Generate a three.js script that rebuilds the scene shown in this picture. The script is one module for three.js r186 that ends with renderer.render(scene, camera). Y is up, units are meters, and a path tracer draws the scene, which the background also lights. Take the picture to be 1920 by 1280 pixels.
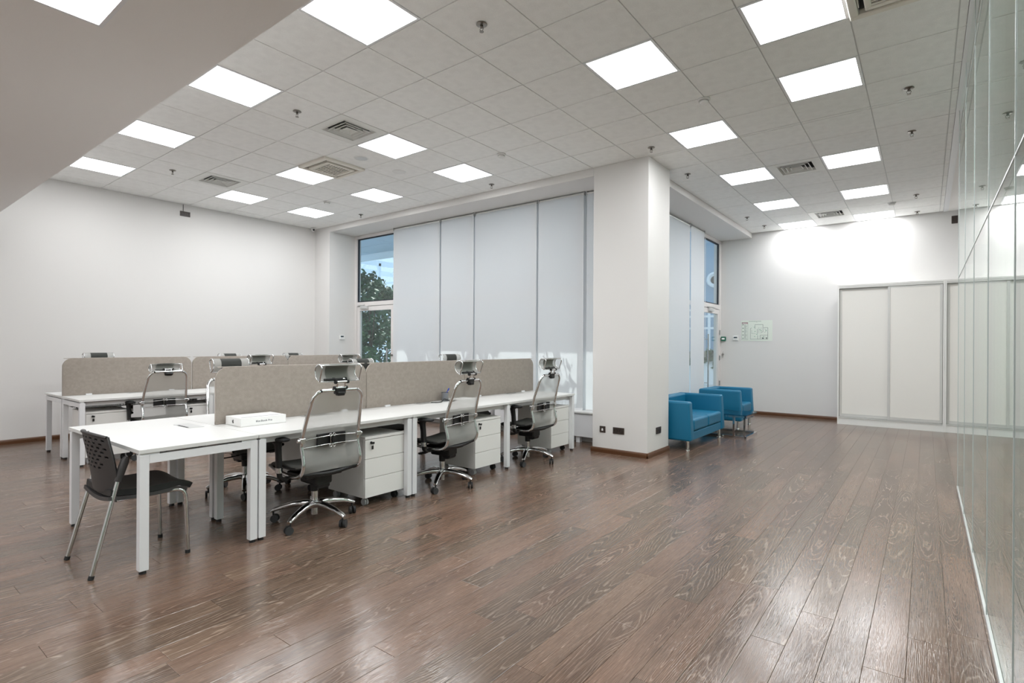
import * as THREE from 'three';
import { RoundedBoxGeometry } from 'three/addons/geometries/RoundedBoxGeometry.js';
import { mergeGeometries, mergeVertices, toCreasedNormals } from 'three/addons/utils/BufferGeometryUtils.js';
import { RectAreaLightUniformsLib } from 'three/addons/lights/RectAreaLightUniformsLib.js';

// ------------------------------------------------------------------ camera, sky, sun, exposure
const scene = new THREE.Scene();
const camera = new THREE.PerspectiveCamera(64.67, 1.5, 0.02, 120);
camera.position.set(0, 1.3588, 0);
camera.rotation.set(0, 0.6552, 0.0055, 'YXZ');
camera.setViewOffset(1920, 1280, 0, -7.26, 1920, 1280);
scene.add(camera);

scene.background = new THREE.Color(0.62, 0.8, 1.0);
scene.backgroundIntensity = 0.5;

const sun = new THREE.DirectionalLight(new THREE.Color(1, 0.96, 0.9), 2.6);
sun.name = 'sun';
sun.position.set(-8.3, 8.4, -15.6);
sun.target.position.set(-6.5, 0, -6.7);
sun.castShadow = true;
sun.shadow.mapSize.set(2048, 2048);
Object.assign(sun.shadow.camera, { left: -10, right: 10, top: 10, bottom: -10, near: 0.5, far: 40 });
scene.add(sun, sun.target);

RectAreaLightUniformsLib.init();
const LAMP = new THREE.Color(0.97, 0.985, 1.0);
const LAMP_LEVEL = 6.0;

const renderer = new THREE.WebGLRenderer({ antialias: true });
renderer.toneMapping = THREE.LinearToneMapping;
renderer.toneMappingExposure = 2.62;
renderer.shadowMap.enabled = true;

// ------------------------------------------------------------------ room measures (metres)
const XL = -9.733, ZB = -6.166, ZG = -6.75, XG = 0.25, ZF = -11.643, H = 3.656, ZN = 4.0, XR = 3.3;
const XP0 = -3.42, XP1 = -2.669, ZP1 = -6.841;      // pillar
const XW2 = -3.42, XS2 = -2.817;                    // second window plane and its soffit
const SLABY = 3.0, SLABZ = -1.45;
const GX = -2.2322, GZ = -3.2187;                   // ceiling grid origin

// ------------------------------------------------------------------ helpers
let seed = 20240611;
const rnd = () => { seed = (seed * 1664525 + 1013904223) >>> 0; return seed / 4294967296; };
const rr = (a, b) => a + (b - a) * rnd();
const V = (x, y, z) => new THREE.Vector3(x, y, z);
const taken = {};
function numbered(n) { const k = taken[n] ?? 0; taken[n] = k + 1; return k ? n + '_' + String(k).padStart(3, '0') : n; }
function mesh(name, geo, m, parent) {
  const o = new THREE.Mesh(Array.isArray(geo) ? merge(geo) : geo, m);
  o.name = name; o.castShadow = true; o.receiveShadow = true;
  (parent || scene).add(o);
  return o;
}
function merge(gs) {
  gs = gs.map((g) => { const h = g.index ? g.toNonIndexed() : g; for (const k of Object.keys(h.attributes)) if (!['position', 'normal', 'uv'].includes(k)) h.deleteAttribute(k); if (!h.attributes.uv) h.setAttribute('uv', new THREE.BufferAttribute(new Float32Array(h.attributes.position.count * 2), 2)); return h; });
  return mergeGeometries(gs, false);
}
function thing(name, label, category, pos = [0, 0, 0], turn = 0, group) {
  const g = new THREE.Group(); g.name = numbered(name); g.position.set(...pos); g.rotation.y = turn;
  g.userData = { label, category }; if (group) g.userData.group = group;
  scene.add(g); return g;
}
function single(name, geo, m, label, category, group) {
  const o = mesh(numbered(name), geo, m); o.userData = { label, category }; if (group) o.userData.group = group; return o;
}
function struct(name, geo, m) { const o = mesh(name, geo, m); o.userData = { kind: 'structure' }; return o; }
function structGroup(name) { const g = new THREE.Group(); g.name = name; g.userData = { kind: 'structure' }; scene.add(g); return g; }
function dup(root, pos, turn, label) {
  const r = root.clone(); r.name = numbered(root.name.replace(/_\d{3}$/, '')); r.position.set(...pos); r.rotation.y = turn;
  r.userData = { ...root.userData, label }; scene.add(r); return r;
}
// world-metre uv by the dominant axis of each normal
function uvm(g, s = 1) {
  const h = g.index ? g.toNonIndexed() : g, p = h.attributes.position, n = h.attributes.normal, uv = new Float32Array(p.count * 2);
  for (let i = 0; i < p.count; i++) {
    const ax = Math.abs(n.getX(i)), ay = Math.abs(n.getY(i)), az = Math.abs(n.getZ(i));
    let a, b;
    if (ay >= ax && ay >= az) { a = p.getX(i); b = p.getZ(i); } else if (ax >= az) { a = p.getZ(i); b = p.getY(i); } else { a = p.getX(i); b = p.getY(i); }
    uv[2 * i] = a * s; uv[2 * i + 1] = b * s;
  }
  h.setAttribute('uv', new THREE.BufferAttribute(uv, 2)); return h;
}
// box from corner to corner
function bx(x0, x1, y0, y1, z0, z1, r = 0) {
  const w = Math.abs(x1 - x0), h = Math.abs(y1 - y0), d = Math.abs(z1 - z0);
  const g = r > 0 ? new RoundedBoxGeometry(w, h, d, 2, Math.min(r, w / 2.01, h / 2.01, d / 2.01)) : new THREE.BoxGeometry(w, h, d);
  g.translate((x0 + x1) / 2, (y0 + y1) / 2, (z0 + z1) / 2);
  return uvm(g);
}
function cyl(a, b, r0, r1 = r0, n = 16) {
  const d = b.clone().sub(a), g = new THREE.CylinderGeometry(r1, r0, d.length(), n, 1);
  g.applyQuaternion(new THREE.Quaternion().setFromUnitVectors(V(0, 1, 0), d.clone().normalize()));
  g.translate((a.x + b.x) / 2, (a.y + b.y) / 2, (a.z + b.z) / 2); return g;
}
function tube(pts, r, n = 40, rad = 8, closed = false, tension = 0.5) {
  return new THREE.TubeGeometry(new THREE.CatmullRomCurve3(pts, closed, 'catmullrom', tension), n, r, rad, closed);
}
// loft with superelliptic sections along a path; side = fixed lateral vector
function sweep(sections, n = 14, pw = 2.6) {
  const pos = [], idx = [], S = sections.length;
  sections.forEach((s, i) => {
    const a = sections[Math.max(0, i - 1)].p, b = sections[Math.min(S - 1, i + 1)].p, t = b.clone().sub(a).normalize();
    const side = s.side.clone().addScaledVector(t, -s.side.dot(t)).normalize(), up = new THREE.Vector3().crossVectors(t, side).normalize();
    for (let k = 0; k < n; k++) {
      const q = (k / n) * Math.PI * 2, c = Math.cos(q), d = Math.sin(q);
      const e = (v) => Math.sign(v) * Math.pow(Math.abs(v), 2 / pw);
      const v = s.p.clone().addScaledVector(side, s.w * e(c)).addScaledVector(up, s.h * e(d)); pos.push(v.x, v.y, v.z);
    }
  });
  for (let i = 0; i < S - 1; i++) for (let k = 0; k < n; k++) { const a = i * n + k, b = i * n + (k + 1) % n, c = a + n, d = b + n; idx.push(a, c, b, b, c, d); }
  const cap = (i, f) => { const c = pos.length / 3, p = sections[i].p; pos.push(p.x, p.y, p.z); for (let k = 0; k < n; k++) { const a = i * n + k, b = i * n + (k + 1) % n; f ? idx.push(c, a, b) : idx.push(c, b, a); } };
  cap(0, true); cap(S - 1, false);
  const g = new THREE.BufferGeometry(); g.setAttribute('position', new THREE.Float32BufferAttribute(pos, 3)); g.setIndex(idx);
  // orientation may be mirrored by the chosen side vector: make volume positive
  let vol = 0; for (let i = 0; i < idx.length; i += 3) { const [a, b, c] = [0, 1, 2].map((j) => V(pos[idx[i + j] * 3], pos[idx[i + j] * 3 + 1], pos[idx[i + j] * 3 + 2])); vol += a.dot(b.cross(c)); }
  if (vol < 0) for (let i = 0; i < idx.length; i += 3) { const t = idx[i + 1]; idx[i + 1] = idx[i + 2]; idx[i + 2] = t; }
  g.setIndex(idx); return toCreasedNormals(g, 0.9);
}
// thick sheet over a parametric surface, cells may be left out as holes
function shell(fn, nu, nv, th, hole = () => false) {
  const P = [], N = [];
  for (let j = 0; j <= nv; j++) for (let i = 0; i <= nu; i++) P.push(fn(i / nu, j / nv));
  const at = (i, j) => P[j * (nu + 1) + i];
  for (let j = 0; j <= nv; j++) for (let i = 0; i <= nu; i++) {
    const a = at(Math.min(nu, i + 1), j).clone().sub(at(Math.max(0, i - 1), j)), b = at(i, Math.min(nv, j + 1)).clone().sub(at(i, Math.max(0, j - 1)));
    N.push(a.cross(b).normalize());
  }
  const pos = [], uv = [], idx = [], L = P.length;
  for (const s of [1, -1]) for (let k = 0; k < L; k++) { const v = P[k].clone().addScaledVector(N[k], s * th / 2); pos.push(v.x, v.y, v.z); uv.push((k % (nu + 1)) / nu, Math.floor(k / (nu + 1)) / nv); }
  const open = (i, j) => i < 0 || j < 0 || i >= nu || j >= nv || hole(i, j);
  for (let j = 0; j < nv; j++) for (let i = 0; i < nu; i++) {
    if (open(i, j)) continue;
    const a = j * (nu + 1) + i, b = a + 1, c = a + nu + 1, d = c + 1;
    idx.push(a, b, c, b, d, c, a + L, c + L, b + L, b + L, c + L, d + L);
    const wall = (p, q) => idx.push(p, p + L, q, q, p + L, q + L);
    if (open(i, j - 1)) wall(a, b); if (open(i, j + 1)) wall(d, c); if (open(i - 1, j)) wall(c, a); if (open(i + 1, j)) wall(b, d);
  }
  const g = new THREE.BufferGeometry(); g.setAttribute('position', new THREE.Float32BufferAttribute(pos, 3)); g.setAttribute('uv', new THREE.Float32BufferAttribute(uv, 2)); g.setIndex(idx);
  return toCreasedNormals(g, 0.7);
}
function lathe(pts, n = 24) { return new THREE.LatheGeometry(pts.map(([x, y]) => new THREE.Vector2(x, y)), n); }

// ------------------------------------------------------------------ textures
const hash = (x, y, s) => { let h = Math.imul(x, 374761393) ^ Math.imul(y, 668265263) ^ Math.imul(s, 2147483647 ^ 40503); h = Math.imul(h ^ (h >>> 13), 1274126177); return ((h ^ (h >>> 16)) >>> 0) / 4294967296; };
function noise(x, y, s) {
  const xi = Math.floor(x), yi = Math.floor(y), u = x - xi, v = y - yi, a = u * u * (3 - 2 * u), b = v * v * (3 - 2 * v);
  const p = hash(xi, yi, s), q = hash(xi + 1, yi, s), r = hash(xi, yi + 1, s), t = hash(xi + 1, yi + 1, s);
  return p + (q - p) * a + (r - p) * b + (p - q - r + t) * a * b;
}
function tex(w, h, fn, ch, srgb, repeat) {
  const d = new Uint8Array(w * h * 4), o = [0, 0, 0];
  for (let y = 0; y < h; y++) for (let x = 0; x < w; x++) { fn(x, y, o); const k = (y * w + x) * 4; d[k] = o[0]; d[k + 1] = o[1]; d[k + 2] = o[2]; d[k + 3] = 255; }
  const t = new THREE.DataTexture(d, w, h); t.magFilter = THREE.LinearFilter; t.minFilter = THREE.LinearMipmapLinearFilter; t.generateMipmaps = true;
  t.wrapS = t.wrapT = THREE.RepeatWrapping; if (srgb) t.colorSpace = THREE.SRGBColorSpace; if (repeat) t.repeat.set(repeat, repeat); t.needsUpdate = true; return t;
}
// cerused dark oak: 12 boards side by side, each 1.2 m long and 0.147 m wide
const NB = 12, TW = 1536, TSTRIP = 170, TH = NB * TSTRIP;
const oakC = new Uint8Array(TW * TH * 4), oakB = new Uint8Array(TW * TH * 4);
{
  for (let b = 0; b < NB; b++) {
    const c = rr(-0.05, 0.05), h0 = rr(0.006, 0.07), y0 = rr(0.15, 0.75), sl = rr(0.022, 0.06) * (rnd() < 0.5 ? -1 : 1), sp = rr(0.0042, 0.0062), straight = rnd() < 0.42, tone = rr(0.93, 1.08), warm = rr(-0.03, 0.04);
    for (let j = 0; j < TSTRIP; j++) for (let i = 0; i < TW; i++) {
      const x = (j / TSTRIP - 0.5) * 0.147, y = (i / TW) * 1.2, s = b * 31;
      const w1 = noise(y * 3.1, x * 14, s + 1) - 0.5, w2 = noise(y * 9, x * 50, s + 2) - 0.5, w3 = noise(y * 34, x * 160, s + 3) - 0.5;
      const hh = straight ? 0.16 + (y - y0) * 0.02 : (y - y0) * sl + (y > y0 ? h0 * 0.12 : -h0 * 0.12);
      const xx = x - c - w1 * 0.03, rho = Math.sqrt(xx * xx * (straight ? 1 : 1.4) + hh * hh) + w1 * 0.012 + w2 * 0.0034 + w3 * 0.0011;
      const ph = rho / sp, fr = ph - Math.floor(ph);
      let line = Math.max(0, 1 - Math.abs(fr - 0.5) / 0.2); line = line * line * (3 - 2 * line);
      line *= 0.25 + 0.75 * noise(y * 5, x * 40, s + 4);
      const pore = Math.pow(noise(y * 42, x * 1500, s + 5), 3.2), fine = noise(y * 14, x * 700, s + 6) - 0.5, big = noise(y * 2.2, x * 9, s + 7) - 0.5;
      const li = Math.min(1, line * 0.78 + pore * 0.42);
      const base = tone * (1 + fine * 0.34 + big * 0.2);
      const k = ((b * TSTRIP + j) * TW + i) * 4;
      oakC[k] = Math.min(255, (98 + warm * 90) * base + 60 * li); oakC[k + 1] = Math.min(255, 79 * base + 60 * li); oakC[k + 2] = Math.min(255, 66 * base + 58 * li); oakC[k + 3] = 255;
      const e = 165 + fine * 60 + big * 26 - line * 70 - pore * 80; oakB[k] = oakB[k + 1] = oakB[k + 2] = Math.max(0, Math.min(255, e)); oakB[k + 3] = 255;
    }
  }
}
function dataTex(d, w, h, srgb) { const t = new THREE.DataTexture(d, w, h); t.magFilter = THREE.LinearFilter; t.minFilter = THREE.LinearMipmapLinearFilter; t.generateMipmaps = true; t.wrapS = t.wrapT = THREE.RepeatWrapping; if (srgb) t.colorSpace = THREE.SRGBColorSpace; t.needsUpdate = true; return t; }
const oakMap = dataTex(oakC, TW, TH, true), oakBump = dataTex(oakB, TW, TH, false);
const grain = (w, s, lo, hi) => tex(w, w, (x, y, o) => { const n = 0.55 * hash(x, y, s) + 0.45 * noise(x / 5, y / 5, s + 1); o[0] = o[1] = o[2] = lo + (hi - lo) * n; }, 1, false);
const plasterBump = grain(512, 11, 90, 165);
const tileMap = tex(512, 512, (x, y, o) => { const n = noise(x / 3, y / 3, 21) * 0.5 + noise(x / 40, y / 40, 22) * 0.5, f = hash(x, y, 23); const v = 236 + n * 12 - (f > 0.965 ? 18 : 0); o[0] = v; o[1] = v; o[2] = v - 2; }, 3, true);
const feltMap = tex(512, 512, (x, y, o) => { const n = hash(x, y >> 2, 31) * 0.5 + hash(x >> 2, y, 32) * 0.35 + noise(x / 30, y / 30, 33) * 0.25; const v = 0.86 + n * 0.24; o[0] = 157 * v; o[1] = 148 * v; o[2] = 139 * v; }, 3, true, 3);
const meshWeave = tex(256, 256, (x, y, o) => { const a = (x + ((y >> 3) & 1) * 4) % 8, b = y % 8; const v = a > 1 && a < 6 && b > 1 && b < 6 ? 120 : 235; o[0] = o[1] = o[2] = v; }, 1, false);
const leatherBump = grain(512, 41, 80, 180);

// ------------------------------------------------------------------ materials
const std = (c, rough, o = {}) => new THREE.MeshStandardMaterial({ color: c, roughness: rough, ...o });
const phy = (c, rough, o = {}) => new THREE.MeshPhysicalMaterial({ color: c, roughness: rough, ...o });
const rep = (t, k) => { const c = t.clone(); c.repeat.set(k, k); c.needsUpdate = true; return c; };
const M = {
  wall: std('#dedcda', 0.9, { bumpMap: rep(plasterBump, 1.5), bumpScale: 0.0006 }),
  plasterDark: std('#f0eeec', 0.92, { bumpMap: rep(plasterBump, 1.2), bumpScale: 0.0008 }),
  tile: std('#ffffff', 0.9, { map: rep(tileMap, 1.6), bumpMap: rep(plasterBump, 2), bumpScale: 0.0008 }),
  rail: std('#d8d9d8', 0.6),
  plenum: std('#8b8b88', 0.95),
  oak: phy('#ffffff', 0.17, { map: oakMap, bumpMap: oakBump, bumpScale: 0.00055, ior: 1.62 }),
  skirt: phy('#5b3a22', 0.35, { bumpMap: rep(oakBump, 3), bumpScale: 0.0002 }),
  white: std('#eeeeec', 0.42),
  whiteTop: std('#dfdfdd', 0.35),
  whiteMetal: std('#e9eaec', 0.38),
  cabinet: std('#efeeeb', 0.45),
  cabinetDark: std('#b9b7b4', 0.5),
  wardrobe: std('#f1eee9', 0.55),
  wardFrame: std('#d4d3d0', 0.4, { metalness: 0.15 }),
  alu: std('#d3d4d3', 0.35, { metalness: 0.55 }),
  chrome: std('#d9dadb', 0.09, { metalness: 1 }),
  steel: std('#bfc1c3', 0.24, { metalness: 1 }),
  nickel: std('#8f8a84', 0.3, { metalness: 1 }),
  black: std('#141414', 0.5),
  blackSoft: std('#1b1c1d', 0.62, { bumpMap: rep(leatherBump, 4), bumpScale: 0.0003 }),
  plasticBlack: std('#403e3e', 0.5),
  padBlack: std('#1c1d1d', 0.5, { bumpMap: rep(leatherBump, 4), bumpScale: 0.0003 }),
  blackGloss: std('#0e0e0f', 0.3),
  rubber: std('#242526', 0.7),
  greyWheel: std('#b9bbbd', 0.5),
  casterGrey: std('#3c3d3f', 0.45),
  seatMesh: std('#5b5c58', 0.8, { bumpMap: rep(meshWeave, 18), bumpScale: 0.0012 }),
  backMesh: std('#c5c5c1', 0.75, { bumpMap: rep(meshWeave, 18), bumpScale: 0.0012, transparent: true, opacity: 0.5, side: THREE.DoubleSide }),
  headMesh: std('#c3c3bf', 0.7, { bumpMap: rep(meshWeave, 8), bumpScale: 0.001, transparent: true, opacity: 0.55, side: THREE.DoubleSide }),
  headPad: std('#3d3f3c', 0.8, { bumpMap: rep(meshWeave, 8), bumpScale: 0.001 }),
  headCover: std('#9a9c95', 0.8, { bumpMap: rep(meshWeave, 8), bumpScale: 0.001, transparent: true, opacity: 0.8, side: THREE.DoubleSide }),
  felt: std('#ffffff', 0.95, { map: feltMap, bumpMap: rep(plasterBump, 4), bumpScale: 0.0008 }),
  blue: phy('#006a8e', 0.46, { bumpMap: rep(leatherBump, 3), bumpScale: 0.00035, sheen: 0.05, sheenColor: new THREE.Color(0.4, 0.75, 0.9), sheenRoughness: 0.6 }),
  glassPart: phy(new THREE.Color(0.89, 0.97, 0.93), 0.0, { transmission: 1, thickness: 0, ior: 1.5 }),
  glassWin: phy(new THREE.Color(0.9, 0.96, 0.97), 0.0, { transmission: 1, thickness: 0, ior: 1.5 }),
  glassTop: phy(new THREE.Color(0.5, 0.62, 0.66), 0.02, { transmission: 1, thickness: 0, ior: 1.5 }),
  silicone: std('#b4bbba', 0.3),
  blind: phy('#dfe1e3', 1.0, { transmission: 0.3, thickness: 0, side: THREE.DoubleSide, bumpMap: rep(meshWeave, 20), bumpScale: 0.0003 }),
  winFrame: std('#e4e7ea', 0.45),
  doorFrame: std('#dcd8d6', 0.45),
  gasket: std('#1d2430', 0.6),
  grilleWhite: std('#e3e3df', 0.5),
  cassette: std('#e2ddd3', 0.5),
  dark: std('#1a1a1a', 0.9),
  duct: std('#77797a', 0.6),
  sensor: std('#e9e9e7', 0.5),
  lens: std('#0d0d10', 0.15),
  socket: std('#3a302b', 0.4),
  paperWhite: std('#f2f2f0', 0.7),
  green: std('#1c6b52', 0.5),
  lcd: std('#33424c', 0.3),
  pen: std('#1f3fae', 0.4),
  wireMesh: std('#55585a', 0.45, { metalness: 0.6 }),
  leaf: phy('#ffffff', 0.5, { vertexColors: true, side: THREE.DoubleSide }),
  bark: std('#5d5046', 0.9),
  concrete: std('#a9b2ba', 0.9, { bumpMap: rep(plasterBump, 1), bumpScale: 0.002 }),
  blueWall: std('#8fa9bf', 0.75),
  canopy: std('#c9d8e6', 0.9),
  whiteSteel: std('#f0f4f7', 0.5),
  planter: std('#f2f4f5', 0.5),
  atriumSteel: std('#e8f1f8', 0.6),
};
const diffuser = std('#f4f4f2', 0.6, { emissive: LAMP, emissiveIntensity: 1.6 });

// ------------------------------------------------------------------ structure: floor with single planks
const floor = structGroup('floor');
{
  mesh('subfloor', bx(XL - 0.15, XR + 0.15, -0.2, -0.021, ZF - 0.15, ZN + 0.15), M.plenum, floor);
  const PW = 0.147, PL = 1.2, B = 0.0012, G = 0.0005;
  const plankGeo = (v, flip) => {
    const a = PW / 2 - G, c = PL / 2 - G, y = 0, t = -0.02, ai = a - B, ci = c - B, e = -0.0007;
    const top = [[-ai, y, -ci], [ai, y, -ci], [ai, y, ci], [-ai, y, ci]], mid = [[-a, e, -c], [a, e, -c], [a, e, c], [-a, e, c]], bot = mid.map(([x, , z]) => [x, t, z]);
    const pos = [], quad = (p, q, r, s) => pos.push(...p, ...s, ...r, ...p, ...r, ...q);
    quad(...top); for (let k = 0; k < 4; k++) { const n = (k + 1) % 4; quad(mid[k], mid[n], top[n], top[k]); quad(bot[k], bot[n], mid[n], mid[k]); }
    const g = new THREE.BufferGeometry(), uv = [];
    for (let i = 0; i < pos.length; i += 3) {
      let u = (pos[i + 2] / PL + 0.5) * 0.998 + 0.001, w = (pos[i] / PW + 0.5) * 0.96 + 0.02; if (flip & 1) u = 1 - u; if (flip & 2) w = 1 - w;
      uv.push(u, (v + w) / NB);
    }
    g.setAttribute('position', new THREE.Float32BufferAttribute(pos, 3)); g.setAttribute('uv', new THREE.Float32BufferAttribute(uv, 2)); g.computeVertexNormals(); return g;
  };
  const vars = []; for (let v = 0; v < NB; v++) for (let f = 0; f < 4; f++) vars.push(plankGeo(v, f));
  const rows = [], cy = Math.cos(0.6552), sy = Math.sin(0.6552);
  for (let k = -23; k < 67; k++) {
    const x = 0.084 - PW / 2 - PW * k; if (x < XL - 0.07 || x > XR + 0.07) continue;
    let off = [0, 0.41, 0.83, 0.2, 0.62, 1.03][((k % 6) + 6) % 6] + rr(-0.12, 0.12);
    for (let z = ZF - PL + off; z < ZN; z += PL) {
      const cz = z + PL / 2; if (cz < ZF - 0.55 || cz > ZN + 0.55) continue;
      if (x < XP0 - 0.1 && cz < ZG - 0.6) continue;
      const f = -(sy * x + cy * cz), l = cy * x - sy * cz, vis = f > 0.6 && Math.abs(l) < f * 0.98 + 0.4 && x < XG && f > 1.9;
      rows.push({ x, z: cz, v: Math.floor(rnd() * vars.length), s: vis ? 1 / (f * f * f) : 0 });
    }
  }
  rows.sort((a, b) => b.s - a.s);
  rows.slice(0, 300).forEach((r, i) => { const o = mesh('plank' + (i ? '_' + String(i).padStart(3, '0') : ''), vars[r.v], M.oak, floor); o.position.set(r.x, 0, r.z); });
  const rest = mesh('planks', rows.slice(300).map((r) => vars[r.v].clone().translate(r.x, 0, r.z)), M.oak, floor); rest.userData = { kind: 'stuff' };
}

// ------------------------------------------------------------------ walls
struct('wall_left', bx(XL - 0.2, XL, -0.2, H + 0.3, ZG - 0.35, ZN), M.wall);
struct('wall_window', [bx(XL, -9.237, 0, H + 0.3, ZG - 0.15, ZB), bx(-9.237, XP0, 3.553, H + 0.3, ZG - 0.15, ZB), bx(-7.95, XP0, 0, 0.415, ZG - 0.15, ZG + 0.03)], M.wall);
struct('wall_corner_window', [bx(XW2 - 0.15, XS2, 3.56, H + 0.3, ZF, ZP1), bx(XW2 - 0.15, XW2 + 0.03, 0, 0.415, -10.38, ZP1 - 0.001)], M.wall);
struct('wall_far', bx(XW2 - 0.15, XR + 0.2, -0.2, H + 0.3, ZF - 0.2, ZF), M.wall);
struct('wall_right', bx(XR, XR + 0.2, -0.2, H + 0.3, ZF, ZN), M.wall);
struct('wall_near', bx(XL - 0.2, XR + 0.2, -0.2, H + 0.3, ZN, ZN + 0.2), M.wall);
struct('wall_pillar', bx(XP0, XP1, 0, H + 0.3, ZP1, ZB, 0.006), M.wall);
// dropped plasterboard ceiling over the near part
struct('ceiling_lowered', bx(XL, XR, SLABY, H + 0.3, SLABZ, ZN), M.plasterDark);
struct('roof', [bx(XL - 0.2, XR + 0.2, H + 0.3, H + 0.5, ZG - 0.15, ZN + 0.2), bx(XW2 - 0.15, XR + 0.2, H + 0.3, H + 0.5, ZF - 0.2, ZG - 0.15)], M.plenum);

// ceiling: tiles, rails
const LIGHTS = [[1, -2], [4, -2], [7, -2], [10, -2], [4, 1], [7, 1], [10, 1], [4, 3], [7, 3], [10, 3], [-1, 1], [-3, 1], [-3, 3], [-1, 4], [-3, 7], [-1, 7], [-3, 10], [-1, 10], [-1, 13], [-3, 13], [-3, -2], [-1, -2]];
const VENTS = [[4, 0], [9, 0], [-2, 7], [-2, 12]], CASS = [[6, 1], [-4, 1]];
const isUsed = (a, b) => LIGHTS.concat(VENTS, CASS).some(([p, q]) => p === a && q === b);
const cellX = (a) => GX - 0.6 * (a + 0.5), cellZ = (b) => GZ - 0.6 * (b + 0.5);
const ceiling = structGroup('ceiling');
{
  const regions = [[XL, XG - 0.03, ZB, SLABZ], [XS2, XG - 0.03, ZF, ZB]];
  const g0 = 0.0045; let n = 0; const full = uvm(new THREE.BoxGeometry(0.6 - 2 * g0, 0.018, 0.6 - 2 * g0));
  for (let a = -5; a < 13; a++) for (let b = -4; b < 15; b++) {
    if (isUsed(a, b)) continue;
    const x0 = GX - 0.6 * (a + 1), x1 = x0 + 0.6, z0 = GZ - 0.6 * (b + 1), z1 = z0 + 0.6;
    regions.forEach(([rx0, rx1, rz0, rz1]) => {
      const cx0 = Math.max(x0, rx0), cx1 = Math.min(x1, rx1), cz0 = Math.max(z0, rz0), cz1 = Math.min(z1, rz1);
      if (cx1 - cx0 < 0.03 || cz1 - cz0 < 0.03) return;
      const name = 'tile' + (n ? '_' + String(n).padStart(3, '0') : ''); n++;
      if (cx1 - cx0 > 0.599 && cz1 - cz0 > 0.599) { const o = mesh(name, full, M.tile, ceiling); o.position.set((x0 + x1) / 2, H + 0.009, (z0 + z1) / 2); } else mesh(name, bx(cx0 + g0, cx1 - g0, H, H + 0.018, cz0 + g0, cz1 - g0), M.tile, ceiling);
    });
  }
  for (let a = -4; a < 13; a++) { const x = GX - 0.6 * a, far = x > XS2 ? ZF : ZB; if (x < XL || x > XG) continue; mesh('rail', bx(x - 0.012, x + 0.012, H + 0.006, H + 0.03, far, SLABZ), M.rail, ceiling); }
  for (let b = -2; b < 15; b++) { const z = GZ - 0.6 * b, x0 = z > ZB ? XL : XS2; mesh('rail', bx(x0, XG - 0.03, H + 0.0065, H + 0.0305, z - 0.012, z + 0.012), M.rail, ceiling); }
  mesh('deck', [bx(XL, XR, H + 0.2, H + 0.29, ZB, SLABZ), bx(XS2, XR, H + 0.2, H + 0.29, ZF, ZB)], M.plenum, ceiling);
  mesh('edge_trim', bx(XG - 0.032, XG + 0.032, H - 0.004, H + 0.03, ZF, SLABZ), M.whiteMetal, ceiling);
}
struct('ceiling_office', bx(XG + 0.03, XR, H, H + 0.15, ZF, SLABZ), M.plasterDark);

// skirting boards
{
  const prof = (len) => { // profile in (depth, height), run along +x
    const s = new THREE.Shape(); s.moveTo(0, 0); s.lineTo(0.018, 0); s.lineTo(0.018, 0.03); s.quadraticCurveTo(0.017, 0.05, 0.009, 0.06); s.lineTo(0, 0.062); s.closePath();
    const g = new THREE.ExtrudeGeometry(s, { depth: len, bevelEnabled: false, curveSegments: 4 }); return g;
  };
  // extrude runs along z, depth along +x
  const run = (len, rot, x, y, z) => { const g = prof(len); g.rotateY(rot); g.translate(x, y, z); return uvm(g); };
  struct('baseboard_left', run(ZN - ZB, 0, XL, 0, ZB), M.skirt);
  struct('baseboard_far', run(-1.255 - XW2, -Math.PI / 2, -1.255, 0, ZF), M.skirt);
  struct('baseboard_pillar', [run(XP1 - XP0 + 0.03, -Math.PI / 2, XP1 + 0.015, 0, ZB), run(ZB - ZP1 + 0.018, 0, XP1, 0, ZP1)], M.skirt);
  struct('baseboard_pier', run(-9.237 - XL, -Math.PI / 2, -9.237, 0, ZB), M.skirt);
}

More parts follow.
